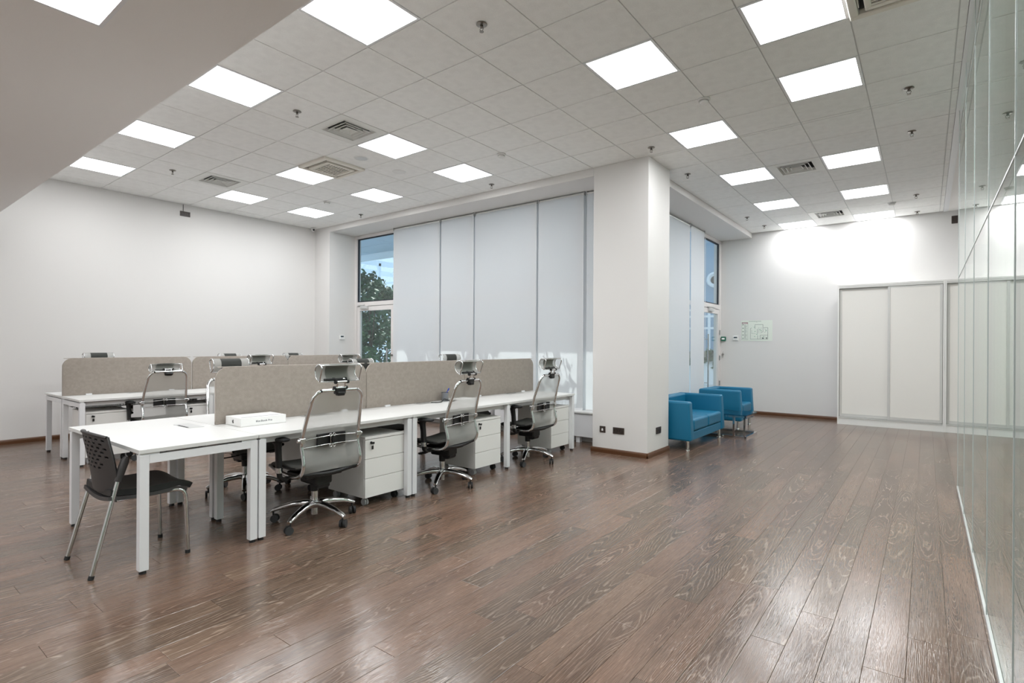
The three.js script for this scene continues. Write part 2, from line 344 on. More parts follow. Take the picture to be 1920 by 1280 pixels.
// ------------------------------------------------------------------ glazed window wall behind the desks, with door
function frameRect(x0, x1, y0, y1, z, w, d) { return [bx(x0, x0 + w, y0, y1, z - d, z), bx(x1 - w, x1, y0, y1, z - d, z), bx(x0 + w, x1 - w, y0, y0 + w, z - d, z), bx(x0 + w, x1 - w, y1 - w, y1, z - d, z)]; }
function turned(gs, f) { return gs.map((g) => { f(g); return g; }); }
{
  // door_1: frame, leaf, transom light
  const d = structGroup('door_1');
  mesh('frame', [bx(-9.235, -9.16, 0, 3.55, ZG - 0.07, ZG), bx(-8.02, -7.95, 0, 3.55, ZG - 0.07, ZG), bx(-9.16, -8.02, 2.13, 2.21, ZG - 0.07, ZG), bx(-9.16, -8.02, 3.49, 3.55, ZG - 0.07, ZG)], M.doorFrame, d);
  mesh('gasket', frameRect(-9.155, -8.025, 2.213, 3.487, ZG - 0.02, 0.018, 0.03), M.gasket, d);
  const leaf = mesh('leaf', frameRect(-9.155, -8.025, 0.01, 2.12, ZG - 0.005, 0.085, 0.055), M.doorFrame, d);
  mesh('pane', bx(-9.072, -8.108, 0.093, 2.037, ZG - 0.04, ZG - 0.03), M.glassWin, d);
  mesh('pane', bx(-9.14, -8.04, 2.23, 3.47, ZG - 0.04, ZG - 0.03), M.glassWin, d);
  mesh('handle', [tube([V(-8.16, 0.85, ZG + 0.05), V(-8.16, 1.3, ZG + 0.05)], 0.014, 4, 8), cyl(V(-8.16, 0.92, ZG + 0.05), V(-8.16, 0.92, ZG - 0.01), 0.009), cyl(V(-8.16, 1.23, ZG + 0.05), V(-8.16, 1.23, ZG - 0.01), 0.009)], M.steel, leaf);
  mesh('lock', cyl(V(-8.065, 1.16, ZG - 0.01), V(-8.065, 1.16, ZG + 0.02), 0.018), M.nickel, leaf);
  mesh('closer', [bx(-9.0, -8.78, 2.07, 2.13, ZG - 0.004, ZG + 0.05, 0.008), bx(-9.1, -8.9, 2.14, 2.155, ZG + 0.01, ZG + 0.035)], M.alu, leaf);
  // windows behind the blinds
  const xs = [-7.95, -6.785, -5.995, -4.725, -3.915, XP0 - 0.0];
  for (let i = 0; i < 5; i++) {
    const w = structGroup('window_' + (i + 1));
    mesh('frame', frameRect(xs[i] + 0.002, xs[i + 1] - 0.002, 0.415, 3.55, ZG, 0.06, 0.07).concat([bx(xs[i] + 0.06, xs[i + 1] - 0.06, 2.13, 2.2, ZG - 0.07, ZG)]), M.winFrame, w);
    mesh('pane', bx(xs[i] + 0.05, xs[i + 1] - 0.05, 0.47, 2.14, ZG - 0.04, ZG - 0.03), M.glassWin, w);
    mesh('pane', bx(xs[i] + 0.05, xs[i + 1] - 0.05, 2.19, 3.5, ZG - 0.04, ZG - 0.03), M.glassWin, w);
  }
  struct('trim_1', bx(-7.95, XP0, 0.415, 0.44, ZG - 0.0, ZG + 0.2, 0.006), M.whiteTop);   // window sill
}
{
  // second glazed wall beside the sofas; its plane faces +x
  const d = structGroup('door_2'), x = XW2;
  const fr = (z0, z1, y0, y1, w, dep, xo = 0) => [bx(x - dep + xo, x + xo, y0, y1, z0, z0 + w), bx(x - dep + xo, x + xo, y0, y1, z1 - w, z1), bx(x - dep + xo, x + xo, y0, y0 + w, z0 + w, z1 - w), bx(x - dep + xo, x + xo, y1 - w, y1, z0 + w, z1 - w)];
  mesh('frame', [bx(x - 0.07, x, 0, 3.556, ZF + 0.002, ZF + 0.11), bx(x - 0.07, x, 0, 3.556, -10.45, -10.38), bx(x - 0.07, x, 2.13, 2.22, ZF + 0.11, -10.45), bx(x - 0.07, x, 3.49, 3.556, ZF + 0.11, -10.45)], M.doorFrame, d);
  mesh('gasket', fr(ZF + 0.112, -10.452, 2.222, 3.488, 0.02, 0.03, -0.02), M.gasket, d);
  const leaf = mesh('leaf', fr(ZF + 0.115, -10.455, 0.01, 2.12, 0.09, 0.055, -0.002), M.doorFrame, d);
  mesh('pane', bx(x - 0.04, x - 0.03, 0.1, 2.03, ZF + 0.2, -10.54), M.glassWin, d);
  mesh('pane', bx(x - 0.04, x - 0.03, 2.24, 3.47, ZF + 0.13, -10.47), M.glassWin, d);
  mesh('handle', [tube([V(x + 0.06, 0.55, -10.62), V(x + 0.06, 1.6, -10.62)], 0.014, 4, 8), cyl(V(x + 0.06, 0.65, -10.62), V(x - 0.01, 0.65, -10.62), 0.009), cyl(V(x + 0.06, 1.5, -10.62), V(x - 0.01, 1.5, -10.62), 0.009)], M.steel, leaf);
  mesh('closer', [bx(x, x + 0.05, 2.06, 2.12, -11.05, -10.8, 0.008), bx(x + 0.015, x + 0.03, 2.14, 2.155, -11.2, -10.7)], M.alu, leaf);
  mesh('hinge', [0.6, 1.12, 1.65].map((y) => cyl(V(x + 0.012, y - 0.05, ZF + 0.115), V(x + 0.012, y + 0.05, ZF + 0.115), 0.012)), M.steel, leaf);
  const zs = [-10.38, -9.6, -8.2, ZP1];
  for (let i = 0; i < 3; i++) {
    const w = structGroup('window_' + (i + 6));
    mesh('frame', fr(zs[i] + 0.002, zs[i + 1] - 0.002, 0.415, 3.556, 0.06, 0.07).concat([bx(x - 0.07, x, 2.13, 2.2, zs[i] + 0.06, zs[i + 1] - 0.06)]), M.winFrame, w);
    mesh('pane', bx(x - 0.04, x - 0.03, 0.47, 2.14, zs[i] + 0.05, zs[i + 1] - 0.05), M.glassWin, w);
    mesh('pane', bx(x - 0.04, x - 0.03, 2.19, 3.5, zs[i] + 0.05, zs[i + 1] - 0.05), M.glassWin, w);
  }
}
// glass partition on the right: panes with clear sealed joints
{
  const g = structGroup('wall_glass'), zj = [-6.75]; for (let z = -5.65; z < ZN - 0.3; z += 1.03) zj.push(z);
  zj.push(ZN);
  const ys = [[0.025, 2.03], [2.036, 3.33], [3.336, H - 0.01]];
  for (let i = 0; i < zj.length - 1; i++) {
    if (zj[i + 1] - zj[i] < 0.05) continue;
    ys.forEach(([y0, y1]) => { const top = zj[i] > SLABZ ? SLABY - 0.005 : zj[i + 1] > SLABZ ? SLABY - 0.005 : y1; if (y0 < top) mesh('pane', bx(XG - 0.006, XG + 0.006, y0, Math.min(y1, top), zj[i] + 0.002, zj[i + 1] - 0.002), M.glassPart, g); });
    const top = zj[i] > SLABZ ? SLABY - 0.005 : H - 0.01;
    mesh('joint', bx(XG - 0.0085, XG + 0.0085, 0.026, top, zj[i] - 0.004, zj[i] + 0.004, 0.001), M.silicone, g);
  }
  mesh('joint', bx(XG - 0.0082, XG + 0.0082, 2.029, 2.037, -6.748, ZN), M.silicone, g);
  mesh('joint', bx(XG - 0.0082, XG + 0.0082, 3.329, 3.337, -6.748, SLABZ), M.silicone, g);
  mesh('floor_track', bx(XG - 0.012, XG + 0.012, 0, 0.026, -6.76, ZN), M.alu, g);
  for (let i = 0; i < 3; i++) { const x0 = XG + 0.01 + i * 1.018, x1 = x0 + 1.014; mesh('pane', bx(x0, x1, 0.025, H - 0.01, -6.762, -6.75), M.glassPart, g); }
}

// ------------------------------------------------------------------ roller blinds
function blind(x0, x1, z, label) {
  const w = x1 - x0, t = thing('roller_blind', label, 'blind', [(x0 + x1) / 2, 0.45, z], 0, 'roller blinds on the glazing behind the desks'); return blindParts(t, w, 3.06);
}
function blindParts(t, w, h) {
  const n = 24, P = (u, v) => V((u - 0.5) * (w - 0.012), v * h, 0.0016 * Math.sin(u * 9 + v * 2) * (1 - v));
  const g = new THREE.PlaneGeometry(1, 1, n, 20), p = g.attributes.position; for (let i = 0; i < p.count; i++) { const q = P(p.getX(i) + 0.5, p.getY(i) + 0.5); p.setXYZ(i, q.x, q.y, q.z); } g.computeVertexNormals();
  const uv = g.attributes.uv; for (let i = 0; i < uv.count; i++) uv.setXY(i, p.getX(i), p.getY(i));
  mesh('fabric', g, M.blind, t);
  mesh('roller', cyl(V(-w / 2 + 0.012, h + 0.014, -0.016), V(w / 2 - 0.012, h + 0.014, -0.016), 0.02, 0.02, 14), M.alu, t);
  for (const s of [-1, 1]) mesh('bracket', bx(s * w / 2, s * (w / 2 - 0.01), h - 0.012, h + 0.045, -0.04, 0.012), M.alu, t);
  mesh('bottom_bar', bx(-w / 2 + 0.005, w / 2 - 0.005, -0.012, 0.012, -0.008, 0.008, 0.004), M.whiteMetal, t);
  mesh('chain', [cyl(V(w / 2 - 0.006, 0.7, 0.014), V(w / 2 - 0.006, h, 0.014), 0.0022, 0.0022, 5), cyl(V(w / 2 - 0.006, 0.7, 0.022), V(w / 2 - 0.006, h, 0.022), 0.0022, 0.0022, 5)], M.whiteMetal, t);
  return t;
}
blind(-7.975, -6.735, -6.69, 'white roller blind next to the glazed door with the tree behind');
blind(-6.715, -5.945, -6.69, 'narrow white roller blind, second to the right of the tree door');
blind(-5.925, -4.675, -6.69, 'wide white roller blind, third to the right of the tree door');
blind(-4.655, -3.86, -6.69, 'white roller blind left of the pillar with a tall patch of sun low on it');
blind(-3.835, -3.425, -6.71, 'thin grey-white strip of roller blind tucked against the left edge of the pillar');
{
  const mk = (z0, z1, label) => { const t = thing('roller_blind', label, 'blind', [XW2 + 0.06, 0.45, (z0 + z1) / 2], Math.PI / 2, 'roller blinds beside the blue seats'); blindParts(t, z1 - z0, 3.06); };
  mk(-9.59, -6.9, 'wide white roller blind right of the pillar behind the two-seat sofa');
  mk(-10.38, -9.63, 'narrow white roller blind beside the glazed door behind the blue armchair');
}

// ------------------------------------------------------------------ ceiling lights (glowing panel and its area light)
function lamp(x, y, z, label, group, size = 0.592) {
  const t = thing('ceiling_light', label, 'ceiling light', [x, y, z], 0, group), s = size / 2, f = 0.02;
  mesh('frame', [bx(-s, s, 0, 0.02, -s, -s + f), bx(-s, s, 0, 0.02, s - f, s), bx(-s, -s + f, 0, 0.02, -s + f, s - f), bx(s - f, s, 0, 0.02, -s + f, s - f)], M.whiteMetal, t);
  mesh('diffuser', bx(-s + f, s - f, 0.006, 0.016, -s + f, s - f), diffuser, t);
  const L = new THREE.RectAreaLight(LAMP, LAMP_LEVEL, 2 * s - 2 * f, 2 * s - 2 * f); L.name = 'panel_glow'; L.rotation.x = -Math.PI / 2; L.position.set(0, 0.004, 0); t.add(L);
  return t;
}
const lampLabel = {
  '1,-2': 'largest ceiling light panel, cut by the top edge next to the lowered ceiling', '4,-2': 'ceiling light panel touching the lowered ceiling edge, second from the top of the picture', '7,-2': 'ceiling light panel touching the lowered ceiling edge, third from the top of the picture', '10,-2': 'ceiling light panel touching the lowered ceiling edge, nearest the left wall',
  '4,1': 'ceiling light panel directly beside the large square air diffuser', '7,1': 'ceiling light panel touching the air conditioner cassette over the desks', '10,1': 'ceiling light panel right of the small air diffuser near the left wall',
  '4,3': 'ceiling light panel over the blinds, nearest the pillar of the desk side', '7,3': 'ceiling light panel in the middle of the row closest to the blinds', '10,3': 'smallest ceiling light panel by the corner of left wall and window wall',
  '-1,1': 'ceiling light panel alone above and left of the round smoke detector near the pillar', '-3,1': 'ceiling light panel at the top edge touching the air conditioner', '-3,3': 'ceiling light panel below the one that touches the right-hand air conditioner',
  '-1,4': 'ceiling light panel just right of the pillar top', '-3,7': 'ceiling light panel right of the nearer air diffuser in the far part', '-1,7': 'ceiling light panel left of the nearer air diffuser in the far part',
  '-3,10': 'ceiling light panel second last before the far wall, in the row nearer the glass', '-1,10': 'ceiling light panel second last before the far wall in the row near the soffit', '-1,13': 'ceiling light panel touching the far wall left of the far air diffuser', '-3,13': 'ceiling light panel touching the far wall right of the far air diffuser',
  '-3,-2': 'ceiling light panel overhead by the glass partition, outside the picture', '-1,-2': 'ceiling light panel overhead in the room middle, outside the picture',
};
for (const [a, b] of LIGHTS) lamp(cellX(a), H - 0.002, cellZ(b), lampLabel[a + ',' + b], 'square light panels in the tiled ceiling');
// shallow lamps on the lowered ceiling
lamp(-3.06, SLABY - 0.022, -0.6, 'flat light panel on the lowered ceiling in the top left corner', 'light panels on the lowered ceiling', 0.62);
for (const [x, z, w] of [[-7.6, 0.9, 'far left, nearer'], [-5.2, 0.9, 'left, nearer'], [-2.6, 0.9, 'middle, nearer'], [-0.6, 0.9, 'right, nearer'], [-7.6, 2.7, 'far left, rear'], [-5.2, 2.7, 'left, rear'], [-2.6, 2.7, 'middle, rear'], [-0.6, 2.7, 'right, rear']]) lamp(x, SLABY - 0.022, z, 'added flat light panel on the lowered ceiling behind the viewer, ' + w, 'light panels on the lowered ceiling', 0.62);  // unseen panels, added so floor bounce brightens the lowered ceiling
lamp(1.8, H - 0.022, -4.2, 'added flat light panel in the glazed office on the right', 'added light panels in the glazed office', 0.62);  // office panels here and below are added to brighten the space behind the glass
lamp(1.8, H - 0.022, -9.2, 'added flat light panel over the wardrobes past the glass partition', 'added light panels in the glazed office', 0.62);
lamp(1.8, H - 0.022, -6.0, 'second added flat light panel in the glazed office on the right', 'added light panels in the glazed office', 0.62);
lamp(1.8, H - 0.022, -2.2, 'nearest added flat light panel in the glazed office on the right', 'added light panels in the glazed office', 0.62);

// ------------------------------------------------------------------ ceiling fittings
function diffuserVent(a, b, label, open) {
  const t = thing('air_diffuser', label, 'vent', [cellX(a), H - 0.002, cellZ(b)], open, 'square air diffusers in the ceiling');
  const ring = (s0, s1, y0, y1) => { // truncated pyramid frame
    const g = [], c = [[-1, -1], [1, -1], [1, 1], [-1, 1]];
    const pos = []; for (let k = 0; k < 4; k++) { const [p, q] = [c[k], c[(k + 1) % 4]];
      const A = [p[0] * s0, y0, p[1] * s0], B = [q[0] * s0, y0, q[1] * s0], C = [q[0] * s1, y1, q[1] * s1], D = [p[0] * s1, y1, p[1] * s1], off = 0.002;
      pos.push(...A, ...B, ...C, ...A, ...C, ...D); const up = (v) => [v[0], v[1] + off, v[2]]; pos.push(...up(A), ...up(C), ...up(B), ...up(A), ...up(D), ...up(C)); }
    const h = new THREE.BufferGeometry(); h.setAttribute('position', new THREE.Float32BufferAttribute(pos, 3)); h.computeVertexNormals(); return h; };
  mesh('plate', [bx(-0.295, 0.295, 0, 0.012, -0.295, -0.2), bx(-0.295, 0.295, 0, 0.012, 0.2, 0.295), bx(-0.295, -0.2, 0, 0.012, -0.2, 0.2), bx(0.2, 0.295, 0, 0.012, -0.2, 0.2)], M.grilleWhite, t);
  mesh('throat', bx(-0.21, 0.21, 0.16, 0.165, -0.21, 0.21), M.duct, t);
  [[0.2, 0.18], [0.155, 0.13], [0.11, 0.085], [0.065, 0.04]].forEach(([s0, s1], i) => mesh('louvre', [ring(s0, s1, -0.004, 0.03), bx(-s0 - 0.005, s0 + 0.005, -0.0045, -0.003, -s0 - 0.005, -s0 + 0.004), bx(-s0 - 0.005, s0 + 0.005, -0.0045, -0.003, s0 - 0.004, s0 + 0.005), bx(-s0 - 0.005, -s0 + 0.004, -0.0045, -0.003, -s0, s0), bx(s0 - 0.004, s0 + 0.005, -0.0045, -0.003, -s0, s0)], M.grilleWhite, t));
  mesh('centre', bx(-0.032, 0.032, 0.018, 0.024, -0.032, 0.032), M.grilleWhite, t);
  mesh('box', [bx(-0.22, -0.21, 0.0125, 0.165, -0.22, 0.22), bx(0.21, 0.22, 0.0125, 0.165, -0.22, 0.22), bx(-0.21, 0.21, 0.0125, 0.165, -0.22, -0.21), bx(-0.21, 0.21, 0.0125, 0.165, 0.21, 0.22)], M.duct, t);
}
diffuserVent(4, 0, 'large square air diffuser with nested louvres above the desks', 0);
diffuserVent(9, 0, 'small-looking square air diffuser near the left wall', 0);
diffuserVent(-2, 7, 'square air diffuser between two light panels beyond the pillar', 0);
diffuserVent(-2, 12, 'square air diffuser close to the far wall', 0);
function cassette(a, b, label) {
  const t = thing('air_conditioner', label, 'air conditioner', [cellX(a), H - 0.03, cellZ(b)], 0, 'ceiling cassette air conditioners'), s = 0.3;
  mesh('panel', [bx(-s, s, 0, 0.05, -s, -0.245, 0.012), bx(-s, s, 0, 0.05, 0.245, s, 0.012), bx(-s, -0.245, 0, 0.05, -0.25, 0.25, 0.012), bx(0.245, s, 0, 0.05, -0.25, 0.25, 0.012)], M.cassette, t);
  mesh('body', [bx(-0.246, 0.246, 0.14, 0.16, -0.246, 0.246), bx(-0.25, -0.244, 0.045, 0.15, -0.25, 0.25), bx(0.244, 0.25, 0.045, 0.15, -0.25, 0.25), bx(-0.244, 0.244, 0.045, 0.15, -0.25, -0.244), bx(-0.244, 0.244, 0.045, 0.15, 0.244, 0.25), bx(-0.208, -0.2, 0.028, 0.14, -0.208, 0.208), bx(0.2, 0.208, 0.028, 0.14, -0.208, 0.208), bx(-0.2, 0.2, 0.028, 0.14, -0.208, -0.2), bx(-0.2, 0.2, 0.028, 0.14, 0.2, 0.208)], M.duct, t);
  mesh('centre_panel', [bx(-0.205, 0.205, -0.008, 0.03, -0.205, -0.165, 0.01), bx(-0.205, 0.205, -0.008, 0.03, 0.165, 0.205, 0.01), bx(-0.205, -0.165, -0.008, 0.03, -0.17, 0.17, 0.01), bx(0.165, 0.205, -0.008, 0.03, -0.17, 0.17, 0.01)], M.cassette, t);
  for (const [x0, x1, z0, z1] of [[-0.16, 0.16, -0.243, -0.21], [-0.16, 0.16, 0.21, 0.243], [-0.243, -0.21, -0.16, 0.16], [0.21, 0.243, -0.16, 0.16]]) mesh('flap', x1 - x0 > z1 - z0 ? bx(x0, x1, 0.008, 0.04, (z0 + z1) / 2 + Math.sign(z0) * 0.012 - 0.003, (z0 + z1) / 2 + Math.sign(z0) * 0.012 + 0.003) : bx((x0 + x1) / 2 + Math.sign(x0) * 0.012 - 0.003, (x0 + x1) / 2 + Math.sign(x0) * 0.012 + 0.003, 0.008, 0.04, z0, z1), M.cassette, t);
  for (let i = 0; i < 9; i++) { const z = -0.148 + i * 0.037; mesh('grille_slat', bx(-0.165, 0.165, -0.003, 0.004, z - 0.008, z + 0.008), M.cassette, t); }
  for (const x of [-0.06, 0.06]) mesh('grille_bar', bx(x - 0.005, x + 0.005, 0.002, 0.008, -0.165, 0.165), M.cassette, t);
}
cassette(6, 1, 'cream cassette air conditioner in the ceiling over the desks');
cassette(-4, 1, 'cream cassette air conditioner cut off at the top right of the picture');
const atGrid = (a, b) => [GX - 0.6 * a, GZ - 0.6 * b];
function sprinkler(a, b, label) {
  const [x, z] = atGrid(a, b), t = thing('sprinkler_head', label, 'sprinkler', [x, H, z], 0, 'fire sprinkler heads in the ceiling tiles');
  mesh('cup', lathe([[0.008, 0], [0.038, -0.002], [0.04, -0.006], [0.03, -0.009], [0.012, -0.012]]), M.nickel, t);
  mesh('body', lathe([[0.0, -0.01], [0.011, -0.01], [0.009, -0.026], [0.012, -0.03], [0.0, -0.032]], 12), M.nickel, t);
  mesh('arm', [tube([V(0.008, -0.02, 0), V(0.016, -0.038, 0), V(0.002, -0.055, 0)], 0.0025, 8, 6), tube([V(-0.008, -0.02, 0), V(-0.016, -0.038, 0), V(-0.002, -0.055, 0)], 0.0025, 8, 6)], M.nickel, t);
  mesh('deflector', cyl(V(0, -0.058, 0), V(0, -0.055, 0), 0.016, 0.016, 12), M.nickel, t);
}
[[0.5, -0.5, 'sprinkler head nearest the viewer, left of the lone light panel at the ceiling centre'], [4.5, -0.5, 'sprinkler head beside the large air diffuser towards the lowered ceiling'], [9.5, -0.5, 'sprinkler head beside the small air diffuser near the left wall'], [0.5, 4.5, 'sprinkler head right above the pillar top'],
  [0.5, 6.5, 'sprinkler head close behind the pillar on its right'], [-3.5, 4.5, 'sprinkler head nearest the viewer in the row along the glass partition'], [-3.5, 6.5, 'second sprinkler head in the row along the glass partition'], [-3.5, 11.5, 'third sprinkler head in the row along the glass partition'], [-3.5, 13.6, 'last sprinkler head along the glass partition, by the far wall'],
  [0.5, 11.5, 'sprinkler head near the soffit by the far wall corner'], [0.36, 13, 'sprinkler head in the far corner right over the soffit end'], [4.5, 4.5, 'sprinkler head just in front of the blinds near the middle'], [9.5, 4.5, 'sprinkler head in front of the tree door by the left corner']].forEach((s) => sprinkler(...s));
function smoke(a, b, label) {
  const [x, z] = atGrid(a, b), t = thing('smoke_detector', label, 'smoke detector', [x, H, z], 0, 'smoke detectors on the ceiling rails');
  mesh('base', lathe([[0, 0.004], [0.055, 0.004], [0.056, -0.012], [0.05, -0.016], [0, -0.016]], 28), M.sensor, t);
  mesh('chamber', lathe([[0, -0.016], [0.042, -0.016], [0.04, -0.034], [0.03, -0.043], [0, -0.046]], 28), M.sensor, t);
  mesh('slot', lathe([[0.043, -0.02], [0.0435, -0.022], [0.043, -0.026]], 28), M.cabinetDark, t);
}
smoke(-0.97, 3.06, 'round smoke detector right of the lone light panel, nearest to the pillar');
smoke(3.05, 3.06, 'smoke detector between two light panels above the middle of the blinds');
smoke(9.06, 3.08, 'smoke detector beside the smallest light panel by the left corner');
smoke(-2.98, 12.07, 'smoke detector next to the last light panel by the far wall');
function speakerDisc(a, b, m, label) {
  const [x, z] = atGrid(a, b), t = thing('ceiling_speaker', label, 'speaker', [x, H, z], 0, 'round speakers in the ceiling tiles');
  mesh('rim', lathe([[0.07, 0], [0.085, -0.004], [0.09, -0.002], [0.09, 0.001]], 32), M.sensor, t);
  mesh('grille', lathe([[0, -0.008], [0.04, -0.007], [0.075, -0.003], [0.075, 0.002]], 32), m, t);
}
speakerDisc(5.52, 1.53, M.alu, 'flat round grey speaker between the air diffuser and the air conditioner');
speakerDisc(5.56, 2.57, M.sensor, 'domed round white speaker one tile nearer the blinds');
{
  const t = thing('dome_camera', 'small white security camera with a black lens in the ceiling corner', 'camera', [-9.6, H, -6.04]);
  mesh('base', lathe([[0, 0], [0.05, 0], [0.048, -0.02], [0, -0.022]], 24), M.sensor, t);
  mesh('ball', new THREE.SphereGeometry(0.038, 20, 14).translate(0.006, -0.035, 0.004), M.sensor, t);
  mesh('lens', cyl(V(0.03, -0.045, 0.012), V(0.046, -0.052, 0.018), 0.02, 0.018), M.lens, t);
}

// ------------------------------------------------------------------ wall fittings
function socketPlate(t, w, h, n, y0 = 0) {  // faces +z locally
  mesh('plate', bx(-w / 2, w / 2, -h / 2, h / 2, 0, 0.009, 0.004), M.socket, t);
  for (let i = 0; i < n; i++) {
    const x = (i - (n - 1) / 2) * 0.071;
    const ring = lathe([[0.0, 0.002], [0.018, 0.002], [0.021, 0.012], [0.024, 0.012], [0.024, 0.005]], 24); ring.rotateX(Math.PI / 2); ring.translate(x, 0, 0);
    const s = mesh('outlet', ring, M.blackGloss, t);
    mesh('pin_hole', [cyl(V(x - 0.0095, 0, 0.002), V(x - 0.0095, 0, 0.0035), 0.0028), cyl(V(x + 0.0095, 0, 0.002), V(x + 0.0095, 0, 0.0035), 0.0028)], M.dark, s);
  }
}
{ let t = thing('power_socket', 'small square brown wall plate with a white insert on the pillar front', 'socket', [-3.271, 0.296, ZB]);
  mesh('plate', bx(-0.041, 0.041, -0.041, 0.041, 0, 0.009, 0.004), M.socket, t); mesh('jack', [bx(-0.012, 0.012, -0.018, 0.006, 0.009, 0.013, 0.002), bx(-0.007, 0.007, 0.006, 0.014, 0.009, 0.013, 0.002)], M.paperWhite, t);
  t = thing('power_socket', 'double brown power socket on the pillar front', 'socket', [-3.048, 0.297, ZB]); socketPlate(t, 0.155, 0.082, 2);
  t = thing('power_socket', 'double brown power socket on the right side of the pillar', 'socket', [XP1, 0.303, -6.5], Math.PI / 2); socketPlate(t, 0.155, 0.082, 2);
  t = thing('power_socket', 'black double power socket high on the left wall under the ceiling', 'socket', [XL, 3.5, -3.77], Math.PI / 2); socketPlate(t, 0.155, 0.082, 2);
  mesh('cable', cyl(V(-0.03, 0.04, 0.006), V(-0.03, 0.15, 0.006), 0.004, 0.004, 8), M.black, t);
  t = thing('power_socket', 'dark socket plate high on the far wall beside the glass edge', 'socket', [0.366, 3.5, ZF]); socketPlate(t, 0.082, 0.13, 1); }
function thermostat(pos, turn, label) {
  const t = thing('thermostat', label, 'thermostat', pos, turn, 'white wall thermostats');
  mesh('body', bx(-0.055, 0.055, -0.045, 0.045, 0, 0.022, 0.005), M.sensor, t);
  mesh('display', bx(-0.036, 0.03, 0.004, 0.03, 0.0215, 0.0235), M.lcd, t);
  mesh('flap_line', bx(-0.05, 0.05, -0.03, -0.027, 0.0215, 0.0228), M.cabinetDark, t);
}
thermostat([-9.237, 1.5, -6.45], Math.PI / 2, 'white thermostat on the reveal left of the tree door');
thermostat([-3.12, 1.53, ZF], 0, 'white thermostat on the far wall left of the evacuation plan');
{ let t = thing('exit_button', 'green emergency door release box at the edge of the glazed door', 'button', [-3.36, 1.52, ZF]);
  mesh('case', bx(-0.045, 0.045, -0.045, 0.045, 0, 0.05, 0.006), M.green, t); mesh('face', bx(-0.03, 0.03, -0.016, 0.018, 0.049, 0.053, 0.003), M.paperWhite, t);
  t = thing('key_hook', 'small metal hook with a key below the green release box', 'key', [-3.37, 1.2, ZF]);
  mesh('hook', tube([V(0, 0.05, 0.002), V(0, 0.05, 0.03), V(0, 0.02, 0.035), V(0, 0.015, 0.02)], 0.004, 12, 6), M.steel, t); mesh('key', [lathe([[0.008, -0.003], [0.02, -0.003], [0.02, 0.003], [0.008, 0.003]], 14).rotateX(Math.PI / 2).translate(0, -0.005, 0.028), bx(-0.004, 0.004, -0.07, -0.02, 0.026, 0.03)], M.nickel, t); }
{ // evacuation plan
  const c = document.createElement('canvas'); c.width = 1024; c.height = 720; const g = c.getContext('2d');
  g.fillStyle = '#e3e9df'; g.fillRect(0, 0, 1024, 720); g.fillStyle = '#5c6662'; g.strokeStyle = '#46504c';
  g.font = 'bold 26px sans-serif'; g.fillText('ПЛАН ЭВАКУАЦИИ ПРИ ПОЖАРЕ', 250, 42); g.font = '20px sans-serif'; g.fillText('1 этаж', 480, 70);
  g.lineWidth = 5; g.strokeRect(22, 60, 200, 620); g.fillStyle = '#a98b8b'; g.fillRect(26, 64, 192, 56); g.fillStyle = '#eef0ec'; g.font = 'bold 34px sans-serif'; g.fillText('ПЛАН 01', 46, 104);
  g.fillStyle = '#6d7a75'; for (let i = 0; i < 17; i++) { const y = 150 + i * 30; if (i % 4 === 0) { g.fillRect(40, y - 12, 46, 24); } g.fillRect(100, y, 60 + ((i * 37) % 50), 5); g.fillRect(100, y + 12, 40 + ((i * 53) % 66), 5); }
  g.lineWidth = 9; const L = (...p) => { g.beginPath(); g.moveTo(p[0], p[1]); for (let i = 2; i < p.length; i += 2) g.lineTo(p[i], p[i + 1]); g.stroke(); };
  L(310, 300, 310, 660, 880, 660, 880, 260, 740, 260); L(460, 150, 720, 150, 720, 400, 640, 440); L(310, 300, 340, 260); L(540, 300, 540, 470); L(460, 150, 460, 300); L(630, 520, 880, 520); L(630, 520, 630, 660); L(550, 520, 550, 660);
  g.lineWidth = 5; L(350, 330, 350, 460, 480, 460); L(590, 240, 590, 440); L(630, 590, 880, 590); L(660, 240, 660, 400); L(760, 300, 820, 330, 820, 400, 760, 420);
  g.fillStyle = '#3f8f66'; for (const [x, y] of [[420, 230], [440, 380], [500, 480], [600, 320], [640, 360], [800, 350], [430, 560], [720, 560]]) { g.fillRect(x, y, 26, 12); g.beginPath(); g.moveTo(x + 26, y - 8); g.lineTo(x + 44, y + 6); g.lineTo(x + 26, y + 20); g.fill(); }
  g.fillStyle = '#555f5b'; g.fillRect(690, 605, 60, 40); g.fillRect(820, 600, 34, 50);
  const tx = new THREE.CanvasTexture(c); tx.colorSpace = THREE.SRGBColorSpace;
  const t = thing('evacuation_plan', 'pale green evacuation plan sheet on the far wall', 'poster', [-2.72, 1.683, ZF]);
  mesh('sheet', bx(-0.295, 0.295, -0.208, 0.208, 0.0, 0.003), std('#e3e9df', 0.5), t);
  const pg = new THREE.PlaneGeometry(0.588, 0.414); pg.translate(0, 0, 0.0036); mesh('print', pg, std('#ffffff', 0.5, { map: tx }), t);
}
{ // radiator cover under the sill
  const t = thing('radiator_cover', 'white panel radiator cover under the window sill left of the pillar', 'radiator', [-5.69, 0, -6.6]);
  mesh('panel', bx(-2.2, 2.26, 0.085, 0.4, -0.02, 0.02, 0.004), M.whiteMetal, t);
  mesh('top_grille', bx(-2.2, 2.26, 0.4, 0.412, -0.1, 0.02, 0.003), M.alu, t);
  for (const x of [-1.9, -0.9, 0.1, 1.0, 1.8]) mesh('foot', bx(x - 0.03, x + 0.03, 0, 0.085, -0.06, 0.0), M.whiteMetal, t);
}

